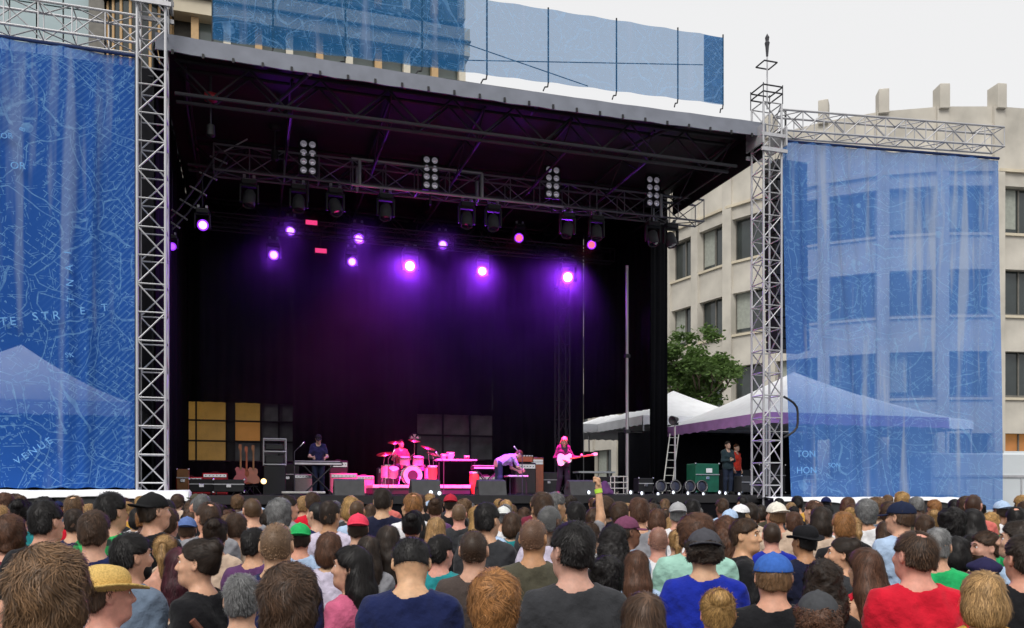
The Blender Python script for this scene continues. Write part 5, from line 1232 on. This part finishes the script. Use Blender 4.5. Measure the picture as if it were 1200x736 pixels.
for q in range(3): bar(ds, 'leg', (0, 0, .42), (.24 * math.cos(q * 2.09), .24 * math.sin(q * 2.09), 0), .013, M_chrome)
for sx, tip in ((-1, (-.1, -.75, 1.18)), (1, (.3, -.7, 1.3))):
    st = empty('drum_stick', at(470, 7.0, DECK + RZ - .3), SA, label='drum stick in the drummer\'s hand, ' + ('raised one' if sx > 0 else 'lower one'), cat='drum stick'); MB().tube((-sx * -.22 * 1.0, -.40, 1.2), (tip[0], tip[1], tip[2]), .008, .005).build('shaft', M_ivory, st)
performer(('m', 'bend'), Pose(fine=True, lean=R(72), hp=R(-12), arms=[((-.22, .50, .80), (-.10, .66, .72), (.2, 1, -.4), 0), ((.22, .52, .82), (.12, .68, .74), (-.2, 1, -.4), 0)]), at(584, 3.6), SA - R(85), 'musician in a purple-lit shirt bending over behind a floor monitor', hair='short', shirt='long', shirtcol=(.4, .3, .55), haircol=(.16, .07, .03))
lt = stage_thing('low_table', 606, 3.6, label='low table of effects in front of the bending musician', cat='table'); MB().box((0, .1, .55), (.6, .5, .05), bev=.01).build('table_top', M_ivory, lt)
for sx in (-.25, .25):
    for sy in (-.1, .3): bar(lt, 'leg', (sx, sy, 0), (sx, sy, .53), .015, M_black)
G = performer(('f', 'bass'), Pose(sex='f', hp=R(34), hy=R(-12), fine=True, lean=R(6), arms=[((-.27, .10, 1.12), (-.44, .27, 1.12), (-.25, .5, .35), 1), ((.26, .0, 1.11), (.08, .23, 1.03), (-.7, .25, -.45), 0)], legs=[((-.09, 0, .9), (-.12, .03, .5), (-.15, -.02, .09), (-.19, .13, .035)), ((.09, 0, .9), (.12, .05, .5), (.16, -.02, .09), (.2, .13, .035))]), at(660, 3.4), FACE, 'long-haired musician in a dark jacket looking down at a white bass', hair='long', haircol=(.50, .34, .20), shirt='jacket', shirtcol=(.05, .02, .05), pants=(.03, .02, .04))
M_bassw = mat('white_lacquer', (.75, .72, .74), .3, coat=.4, var=.05)
bg_ = empty('bass_guitar', at(660, 3.4), SA, label='white bass guitar held across the long-haired musician\'s body', cat='guitar')
MG = Matrix.Translation((-.22, -.20, 1.02)) @ Matrix.Rotation(R(-9), 4, 'Y') @ Matrix.Rotation(R(-6), 4, 'Z')
for nme, me in guitar_meshes(M_bassw, True): add(nme, me, bg_, MG)
MB().path([(.15, -.2, 1.08), (.08, -.17, 1.3), (-.06, -.02, 1.47), (-.12, .12, 1.4), (-.16, .1, 1.2), (-.2, -.16, 1.05)], .012).build('strap', M_black, bg_)
CREW = 'crew at the side of the stage'
person(*at(853, 4.6).xy, 1.76, FACE, 'crew member in a dark jacket standing beside the green case', kind='fold', shirt='jacket', shirtcol=(.03, .05, .06), z=DECK, group=CREW, hair='short', faced=True, shoes=(.02, .02, .02))
person(*at(863, 5.3).xy, 1.72, FACE + .4, 'crew member in a bright red shirt under the purple-lit tent', shirtcol=(.6, .05, .03), z=DECK, group=CREW, hair='short', haircol=(.1, .05, .02), faced=True, shoes=(.02, .02, .02))

# ------------------------------------------------------------------ the crowd
HC = dict(black=(.011, .009, .009), dark=(.030, .019, .013), brown=(.070, .038, .022), chestnut=(.10, .045, .025), light=(.16, .09, .045), blond=(.42, .25, .09), straw=(.40, .24, .10), ginger=(.33, .15, .05), grey=(.17, .17, .17), maroon=(.06, .012, .02), pale=(.27, .165, .095), tanhair=(.24, .13, .08), skinhair=(.48, .25, .18))
SK = dict(fair=(.60, .33, .22), tan=(.44, .23, .13), pink=(.62, .31, .22), brown=(.20, .10, .06), dark=(.09, .045, .03))
SH = dict(black=(.012, .012, .014), charcoal=(.035, .036, .04), navy=(.012, .018, .07), royal=(.012, .025, .30), slate=(.12, .16, .22), red=(.55, .012, .03), coral=(.55, .14, .12), pink=(.55, .12, .22), green=(.02, .38, .12), mint=(.32, .55, .46), olive=(.07, .065, .045), browng=(.065, .05, .045), white=(.72, .72, .74), lav=(.55, .50, .62), sky=(.38, .50, .68), grey=(.24, .24, .26), mustard=(.60, .33, .06), teal=(.02, .22, .24), plum=(.10, .04, .12), cream=(.55, .42, .32), dnavy=(.012, .014, .035), maroon=(.16, .02, .04))
# photo column, head-top row, metres away, sex, pose, turn in degrees (+ to the house-left), hair, hair colour, shirt colour, options, label
C = [
 (57, 634, 2.0, 'm', 'down', 5, 'mop', 'light', 'grey', {}, 'person with a huge mop of wavy light brown hair beside the straw hat'),
 (113, 660, 3.0, 'm', 'turnr', -42, 'short', 'brown', 'lav', dict(hat='straw', hatcol=(.60, .40, .13), faced=True), 'person in a yellow straw hat with a dark brim edge'),
 (154, 624, 3.9, 'm', 'turnr', -30, 'short', 'black', 'slate', dict(beard=True, faced=True), 'bearded person in a slate blue tee with short black hair beside the straw hat'),
 (240, 631, 3.8, 'f', 'turnl', 55, 'bun', 'dark', 'black', dict(strap=True, faced=True), 'person with a messy dark bun and a brown strap across a black tee'),
 (209, 640, 4.7, 'f', 'down', 10, 'long', 'maroon', 'cream', dict(shirt='tank'), 'person with long maroon hair behind the messy bun'),
 (194, 627, 5.3, 'f', 'down', 0, 'pony', 'straw', 'cream', dict(shirt='tank'), 'person with a straw blond ponytail and bare shoulders'),
 (49, 587, 4.8, 'm', 'turnr', -10, 'short', 'black', 'black', {}, 'person in a black tee with short black hair near the plaid shirt'),
 (111, 598, 4.6, 'm', 'down', 0, 'short', 'brown', 'navy', {}, 'person in a navy tee with thick brown hair in front of the green plaid'),
 (129, 577, 5.4, 'm', 'turnr', -15, 'short', 'black', 'green', dict(plaid=True), 'tall person in a green and black plaid shirt'),
 (181, 576, 5.6, 'm', 'turnr', -30, 'short', 'dark', 'black', dict(hat='capback', hatcol=(.012, .012, .013), faced=True), 'person in a black cap worn backwards and a black shirt'),
 (198, 595, 6.3, 'm', 'down', -8, 'short', 'brown', 'slate', dict(shirt='jacket'), 'person in a grey-blue hooded top with short brown hair'),
 (219, 604, 7.0, 'm', 'down', 0, 'short', 'brown', 'white', dict(hat='capback', hatcol=(.10, .16, .36)), 'person in a faded blue cap behind the ponytail'),
 (245, 589, 6.2, 'm', 'turnl', 10, 'thin', 'brown', 'grey', {}, 'person with thinning brown hair behind the curly updo'),
 (252, 607, 5.5, 'f', 'down', 0, 'bun', 'dark', 'cream', {}, 'person with a loose dark updo behind the black tee with the strap'),
 (277, 601, 6.4, 'm', 'down', 5, 'short', 'brown', 'cream', {}, 'person in a cream top with short brown hair'),
 (86, 597, 6.8, 'm', 'down', 0, 'crop', 'dark', 'navy', {}, 'person in a navy shirt between the plaid shirt and the black tee'),
 (88, 581, 8.0, 'm', 'down', 0, 'thin', 'light', 'red', {}, 'person with thin light hair and a red shirt near the plaid shirt'),
 (25, 585, 7.0, 'f', 'down', 0, 'bun', 'black', 'teal', {}, 'person with a black bun near the white subwoofer cloth'),
 (10, 602, 5.0, 'f', 'down', 12, 'mop', 'chestnut', 'maroon', {}, 'person with tousled chestnut hair beside the huge wavy mop'),
 (299, 618, 5.4, 'm', 'turnr', -10, 'short', 'black', 'plum', {}, 'person in a plum shirt with short black hair beside the fair buzz cut'),
 (284, 672, 3.3, 'm', 'down', 0, 'short', 'grey', 'slate', {}, 'person with grey hair partly hidden by the brown mop'),
 (338, 657, 2.45, 'm', 'down', 0, 'mop', 'brown', 'dnavy', {}, 'person with a thick dark brown mop of hair behind the long black hair'),
 (326, 612, 3.9, 'm', 'down', -4, 'buzz', 'pale', 'navy', {}, 'person with a fair buzz cut and large ears'),
 (352, 611, 6.0, 'm', 'down', 0, 'short', 'dark', 'sky', dict(hat='capback', hatcol=(.02, .36, .10)), 'person in a bright green cap'),
 (386, 587, 7.0, 'm', 'turnr', 0, 'crop', 'dark', 'lav', dict(shirt='long', skin='tan'), 'person in a pale lavender collared shirt'),
 (420, 600, 6.3, 'm', 'down', 0, 'short', 'dark', 'charcoal', dict(hat='capback', hatcol=(.70, .05, .10)), 'person in a pinkish red cap worn backwards'),
 (405, 637, 4.0, 'f', 'turnl', 50, 'long', 'black', 'pink', dict(faced=True), 'person with long glossy black hair and a pink top, in profile'),
 (482, 628, 3.65, 'm', 'bow', 0, 'fade', 'black', 'navy', dict(bulk=1.12, cord=True), 'broad person in a navy blue tee with a faded neck and black cord'),
 (432, 627, 5.4, 'f', 'down', 0, 'long', 'dark', 'grey', {}, 'person with long dark hair below the red cap'),
 (386, 623, 5.4, 'f', 'down', 0, 'bob', 'chestnut', 'lav', {}, 'person with a chestnut bob beside the long black hair'),
 (455, 615, 5.6, 'f', 'down', 0, 'long', 'dark', 'coral', {}, 'person in a coral top behind the broad navy tee'),
 (517, 626, 5.2, 'm', 'turnr', -12, 'short', 'black', 'teal', {}, 'person in a teal shirt with rough black hair beside the broad navy tee'),
 (557, 620, 4.3, 'm', 'down', -6, 'buzz', 'brown', 'browng', {}, 'person with a brown buzz cut in a brown-grey tee'),
 (571, 589, 5.8, 'm', 'turnr', -8, 'short', 'black', 'charcoal', {}, 'person in a charcoal tee with thick black hair behind the buzz cut'),
 (579, 665, 2.75, 'f', 'down', 6, 'mop', 'ginger', 'browng', {}, 'person with smooth ginger blond hair beside the dark grey tee'),
 (448, 572, 8.2, 'm', 'down', 0, 'short', 'dark', 'dnavy', {}, 'tall person in a dark shirt in front of the drum riser'),
 (483, 600, 6.5, 'f', 'down', 0, 'bun', 'black', 'red', {}, 'person in a red top with black pinned-up hair'),
 (511, 605, 7.0, 'f', 'down', 0, 'long', 'straw', 'black', {}, 'person with long straw blond hair beside the bald pink head'),
 (538, 590, 8.6, 'm', 'down', 0, 'buzz', 'pale', 'charcoal', dict(skin='pink'), 'person with a pink shaved head in a charcoal shirt'),
 (528, 578, 10.5, 'm', 'down', 0, 'short', 'dark', 'black', dict(hat='capback', hatcol=(.40, .02, .04)), 'person in a dark red cap close to the drum riser'),
 (590, 592, 9.0, 'm', 'down', 0, 'short', 'grey', 'white', dict(hat='capback', hatcol=(.62, .64, .62)), 'person in a pale cap and a white shirt behind the charcoal tee'),
 (367, 577, 10.0, 'm', 'down', 0, 'short', 'brown', 'red', {}, 'person with brown hair in a red tee below the keyboard player'),
 (336, 580, 8.2, 'm', 'turnr', -35, 'short', 'dark', 'grey', dict(faced=True), 'person looking aside with dark hair beside the lavender shirt'),
 (412, 582, 9.2, 'f', 'down', 0, 'bob', 'blond', 'charcoal', {}, 'person with a blond bob behind the red cap'),
 (510, 584, 9.2, 'f', 'down', 0, 'bun', 'brown', 'plum', {}, 'person with a brown bun in a plum top'),
 (673, 611, 3.35, 'm', 'turnl', 8, 'short', 'black', 'charcoal', dict(bulk=1.05), 'person in a dark grey tee with neat black hair beside the ginger blond head'),
 (624, 608, 4.6, 'm', 'turnr', 6, 'buzz', 'tanhair', 'olive', dict(skin='tan'), 'person with a bald crown in an olive tee'),
 (711, 650, 4.4, 'f', 'down', 0, 'afro', 'black', 'white', dict(skin='brown'), 'person with a round black afro and a white top'),
 (755, 693, 2.75, 'f', 'down', 0, 'long', 'brown', 'black', {}, 'person with smooth straight brown hair below the black afro'),
 (843, 690, 3.2, 'f', 'down', 4, 'bun', 'blond', 'grey', {}, 'person with golden blond hair tied up, below the royal blue tee'),
 (826, 617, 4.2, 'm', 'down', 0, 'curly', 'dark', 'royal', dict(hat='capback', hatcol=(.06, .06, .07), bulk=1.08), 'person in a royal blue tee and dark grey cap over curly hair'),
 (815, 600, 5.3, 'm', 'down', 0, 'mop', 'chestnut', 'mint', dict(bulk=1.25), 'broad person in a mint green tee with curly chestnut hair'),
 (872, 607, 5.4, 'm', 'turnr', -88, 'short', 'brown', 'black', dict(faced=True), 'person with brown hair whose face is turned sideways, in a black top'),
 (735, 603, 6.0, 'm', 'turnr', -40, 'short', 'dark', 'sky', dict(hat='cap', hatcol=(.16, .05, .10), skin='brown', faced=True), 'person in a maroon peaked cap and a light blue shirt'),
 (771, 617, 6.0, 'm', 'down', 0, 'buzz', 'skinhair', 'white', dict(skin='pink'), 'person with a bald pink head in a white shirt'),
 (793, 621, 6.9, 'f', 'down', 0, 'pony', 'straw', 'white', {}, 'person with a blond ponytail beside the bald pink head and the mint tee'),
 (716, 614, 5.3, 'f', 'down', 10, 'curly', 'black', 'black', {}, 'person with big black curls behind the afro'),
 (746, 644, 4.9, 'f', 'down', 0, 'long', 'chestnut', 'sky', {}, 'person with chestnut hair over a light blue top beside the afro'),
 (647, 577, 7.4, 'm', 'turnr', -30, 'short', 'grey', 'black', dict(faced=True, skin='tan'), 'tall grey-haired person in a black shirt beside the raised fist'),
 (675, 588, 7.1, 'm', 'raise', 0, 'short', 'black', 'grey', dict(band=True), 'person raising a fist with a lime green wristband'),
 (698, 595, 7.6, 'm', 'turnr', -30, 'short', 'brown', 'sky', dict(faced=True), 'person in a light blue shirt beside the raised fist'),
 (794, 587, 8.0, 'm', 'down', 0, 'short', 'grey', 'white', dict(hat='capback', hatcol=(.34, .34, .35)), 'person in a mid grey cap and white shirt'),
 (811, 585, 8.8, 'm', 'down', 0, 'short', 'black', 'charcoal', dict(skin='tan'), 'person with short black hair beside the mid grey cap'),
 (907, 645, 3.6, 'm', 'down', 0, 'short', 'light', 'black', dict(hat='cap', hatcol=(.04, .12, .42), bulk=1.1, logo=True), 'person in a blue cap and black tee with a small blue print'),
 (736, 590, 8.8, 'm', 'down', 0, 'short', 'straw', 'grey', {}, 'person with dusty blond hair in front of the far stage corner'),
 (1075, 623, 3.7, 'm', 'turnl', 8, 'thin', 'brown', 'red', dict(bulk=1.1, skin='pink'), 'person in a bright red tee with thinning brown hair'),
 (1099, 619, 4.9, 'm', 'down', -8, 'crop', 'grey', 'green', {}, 'person in a bright green tee with greying hair'),
 (1016, 641, 4.1, 'f', 'turnl', 5, 'long', 'chestnut', 'red', dict(shirt='tank'), 'person with shoulder-length brown hair and a bare back in a red top'),
 (958, 688, 2.95, 'm', 'down', 0, 'curly', 'chestnut', 'grey', dict(hat='cap', hatcol=(.055, .057, .062)), 'person in a charcoal cap over chestnut curls'),
 (963, 654, 3.8, 'f', 'down', 0, 'curly', 'dark', 'black', {}, 'person with long dark curls above the charcoal cap'),
 (1152, 668, 3.25, 'f', 'down', 5, 'bob', 'straw', 'mustard', dict(shirt='jacket'), 'person with a streaked blond bob in a mustard jacket'),
 (942, 614, 5.8, 'm', 'turnl', 15, 'short', 'black', 'dnavy', dict(hat='fedora', hatcol=(.010, .010, .012), skin='tan'), 'person in a black felt hat with a round brim'),
 (980, 629, 5.2, 'f', 'turnl', 58, 'bun', 'dark', 'charcoal', dict(faced=True), 'person in profile with dark pinned hair beside the black felt hat'),
 (1059, 586, 6.2, 'm', 'turnl', 25, 'short', 'brown', 'sky', dict(hat='cap', hatcol=(.012, .018, .045), shirt='long', faced=True, bulk=1.1), 'tall person in a navy cap and pale blue shirt'),
 (990, 600, 6.1, 'm', 'down', 0, 'short', 'ginger', 'black', {}, 'person with sandy ginger hair beside the tall navy cap'),
 (963, 594, 7.0, 'f', 'down', 0, 'bob', 'dark', 'cream', {}, 'person with a dark bob behind the black felt hat'),
 (910, 587, 7.4, 'm', 'turnl', 0, 'short', 'light', 'cream', dict(hat='capback', hatcol=(.70, .66, .58)), 'person in a cream white cap near the mast tower'),
 (1160, 622, 5.4, 'm', 'turnl', 80, 'short', 'brown', 'grey', dict(beard=True, faced=True), 'bearded person in a light grey shirt looking sideways'),
 (1189, 610, 5.0, 'm', 'turnl', 58, 'short', 'dark', 'sky', dict(faced=True), 'person with dark hair in profile behind the bearded grey shirt'),
 (1153, 650, 4.6, 'm', 'down', 0, 'short', 'dark', 'dnavy', dict(hat='flat', hatcol=(.02, .018, .06)), 'person in a flat navy cap below the bearded grey shirt'),
 (1198, 626, 4.0, 'm', 'turnl', 0, 'short', 'dark', 'black', {}, 'person in a black tee with dark hair beside the streaked blond bob'),
 (1082, 603, 6.8, 'm', 'down', 0, 'short', 'brown', 'charcoal', {}, 'person with brown hair behind the red tee'),
 (1115, 595, 6.6, 'm', 'down', 0, 'afro', 'black', 'olive', dict(skin='tan'), 'person with a black rounded haircut behind the green tee'),
 (1121, 628, 5.4, 'f', 'down', 0, 'bob', 'black', 'plum', {}, 'person with a black bob beside the green tee'),
 (1141, 626, 5.9, 'm', 'down', 0, 'short', 'black', 'cream', {}, 'person with black hair in a cream shirt beside the bearded grey shirt'),
 (1038, 610, 7.2, 'f', 'down', 0, 'long', 'brown', 'sky', {}, 'person with long brown hair under the tall navy cap'),
 (930, 600, 7.8, 'm', 'down', 0, 'short', 'chestnut', 'slate', {}, 'person with chestnut hair in a slate top near the mast tower'),
 (905, 612, 6.4, 'm', 'down', 0, 'buzz', 'brown', 'royal', {}, 'person with a brown buzz cut in a royal blue shirt'),
 (850, 604, 7.4, 'f', 'down', 0, 'curly', 'chestnut', 'white', {}, 'person with loose chestnut curls in a white top'),
 (600, 600, 7.8, 'f', 'down', 0, 'bob', 'brown', 'teal', {}, 'person with a brown bob in a teal top beside the olive tee'),
 (770, 596, 8.6, 'f', 'down', 0, 'bob', 'chestnut', 'maroon', {}, 'person with a chestnut bob in a dark red top'),
]
placed = []
M_strap = mat('brown_strap', (.14, .05, .03), .6); M_lime = mat('lime_band', (.45, .75, .05), .6); M_cordm = mat('black_cord', (.01, .01, .01), .7); M_logo = mat('blue_print', (.03, .08, .6), .8)
for i, (x, yt, dist, sex, kind, turn, hair, hcol, scol, kw, label) in enumerate(C):
    dist *= 1.1; kw = dict(kw); h = CH - (yt - HZ) * dist / FPX - {'mop': .035, 'afro': .05, 'curly': .03, 'short': .018, 'crop': .018, 'bob': .022, 'long': .018, 'bun': .015}.get(hair, .006)
    if kw.get('hat'): h = CH - (yt - HZ) * dist / FPX - .025
    if h > 1.95: h = 1.95
    X = (x - 600) / FPX * dist; strap, band, cord, logo, plaid = [kw.pop(q, False) for q in ('strap', 'band', 'cord', 'logo', 'plaid')]
    sk = SK[kw.pop('skin', 'fair')]; sk = tuple(q * rng.uniform(.9, 1.06) for q in sk)
    yaw = R(turn) - math.atan2(X, dist) * .6
    if plaid: kw['shirtmat'] = M_plaid
    o = person(X, dist, h, yaw, label, sex, kind, sk, hair=hair, haircol=HC[hcol], shirtcol=SH[scol], seed=i, shoes=(.03, .03, .03) if dist < 4.2 else None, pants=rng.choice([(.03, .04, .08), (.02, .02, .025), (.12, .10, .08)]), tilt=R(rng.uniform(-2, 2)), **kw)
    placed.append((X, dist, x))
    if strap: MB().path([(-.17, -.11, 1.36), (-.10, -.145, 1.26), (.02, -.145, 1.10), (.14, -.10, .95)], .018, 8).build('bag_strap', M_strap, o)
    if cord: MB().lathe([(.074, 0), (.078, .005), (.074, .01)], (0, -.025, 1.462), (0, -.25, 1), 24).build('neck_cord', M_cordm, o)
    if logo: MB().poly([(-.03, -.152, 1.30), (.0, -.156, 1.36), (.03, -.152, 1.33), (.015, -.155, 1.27), (-.01, -.152, 1.25)], .004, (0, 1, 0)).build('back_print', M_logo, o)
    if band: P = pose((sex, kind)); wr = Vector(P.arms[1][1]); MB().lathe([(.033, -.02), (.036, -.018), (.036, .018), (.033, .02)], wr - Vector((0, 0, .03)), (-.05, .02, .26), 16).build('wristband', M_lime, o)

hn = dict(buzz='a buzz cut', short='short hair', crop='cropped hair', mop='shaggy hair', bob='a bob', long='long hair', curly='curly hair', pony='a ponytail', bun='a bun', thin='thin hair', afro='a round afro')
hcn = dict(black='black', dark='very dark', brown='brown', chestnut='chestnut', light='light brown', blond='golden', straw='sandy', ginger='ginger', grey='grey')
scn = dict(black='black', charcoal='charcoal', navy='navy', slate='slate blue', red='red', coral='coral', pink='pink', green='green', olive='olive', white='white', lav='lavender', sky='light blue', grey='grey', mustard='mustard', teal='teal', plum='plum', cream='cream', maroon='dark red')
used = set(); cnt = 0; Yr = 6.3
swt = ['black'] * 7 + ['charcoal'] * 5 + ['navy'] * 4 + ['grey'] * 3 + ['white'] * 3 + list(scn)
while Yr < 17.2 and cnt < 208:
    n = int(1.26 * Yr / (.66 + .012 * Yr)); 
    for k in range(n):
        X = (-.63 + 1.26 * (k + .5 + rng.uniform(-.42, .42)) / n) * Yr; Yq = Yr + rng.uniform(-.25, .25)
        front = P0.y + (X - P0.x) * math.tan(SA) - 1.9
        if Yq > front - .3 or any((X - a) ** 2 + (Yq - b) ** 2 < .42 ** 2 for a, b, c in placed): continue
        sex = 'm' if rng.random() < .6 else 'f'
        for _ in range(60):
            hair = rng.choice(['short', 'short', 'short', 'crop', 'buzz', 'mop', 'thin', 'afro'] if sex == 'm' else ['bob', 'long', 'long', 'curly', 'pony', 'bun'])
            hcol = rng.choice(['black', 'black', 'dark', 'dark', 'brown', 'brown', 'brown', 'chestnut', 'light', 'blond', 'straw', 'ginger', 'grey']); scol = rng.choice(swt)
            hat = rng.choice([None] * 12 + ['cap', 'capback']) if sex == 'm' else None; hatc = rng.choice(['black', 'navy', 'grey', 'red', 'white', 'olive', 'sky']) if hat else None
            if hat: hair = 'short'
            key = (hair, hcol, scol, hatc)
            if key not in used: break
        used.add(key)
        h = rng.gauss(1.72 if sex == 'm' else 1.61, .075); h = min(max(h, 1.5), 1.84)
        label = f'person with {hcn[hcol]} {hn[hair].replace("a ", "", 1)}, {scn[scol]} top' + (f' and {scn[hatc]} cap' if hat else '') + ' deep in the crowd'
        kind = rng.choice(['down', 'down', 'down', 'turnl', 'turnr']); sk = SK[rng.choice(['fair'] * 6 + ['pink', 'tan', 'tan', 'brown', 'dark'])]
        person(X, Yq, h, -math.atan2(X, Yq) * .5 + R(rng.gauss(0, 16)), label, sex, kind, tuple(q * rng.uniform(.88, 1.08) for q in sk), hair=hair, haircol=HC[hcol], shirtcol=SH[scol], hat=hat, hatcol=SH[hatc] if hat else None, seed=rng.randrange(9), pants=rng.choice([(.03, .04, .08), (.02, .02, .025), (.12, .10, .08)]), tilt=R(rng.uniform(-3, 3)), bulk=rng.uniform(.95, 1.12))
        placed.append((X, Yq, 0)); cnt += 1
    Yr += .66
print('crowd fill', cnt, 'to', Yr)
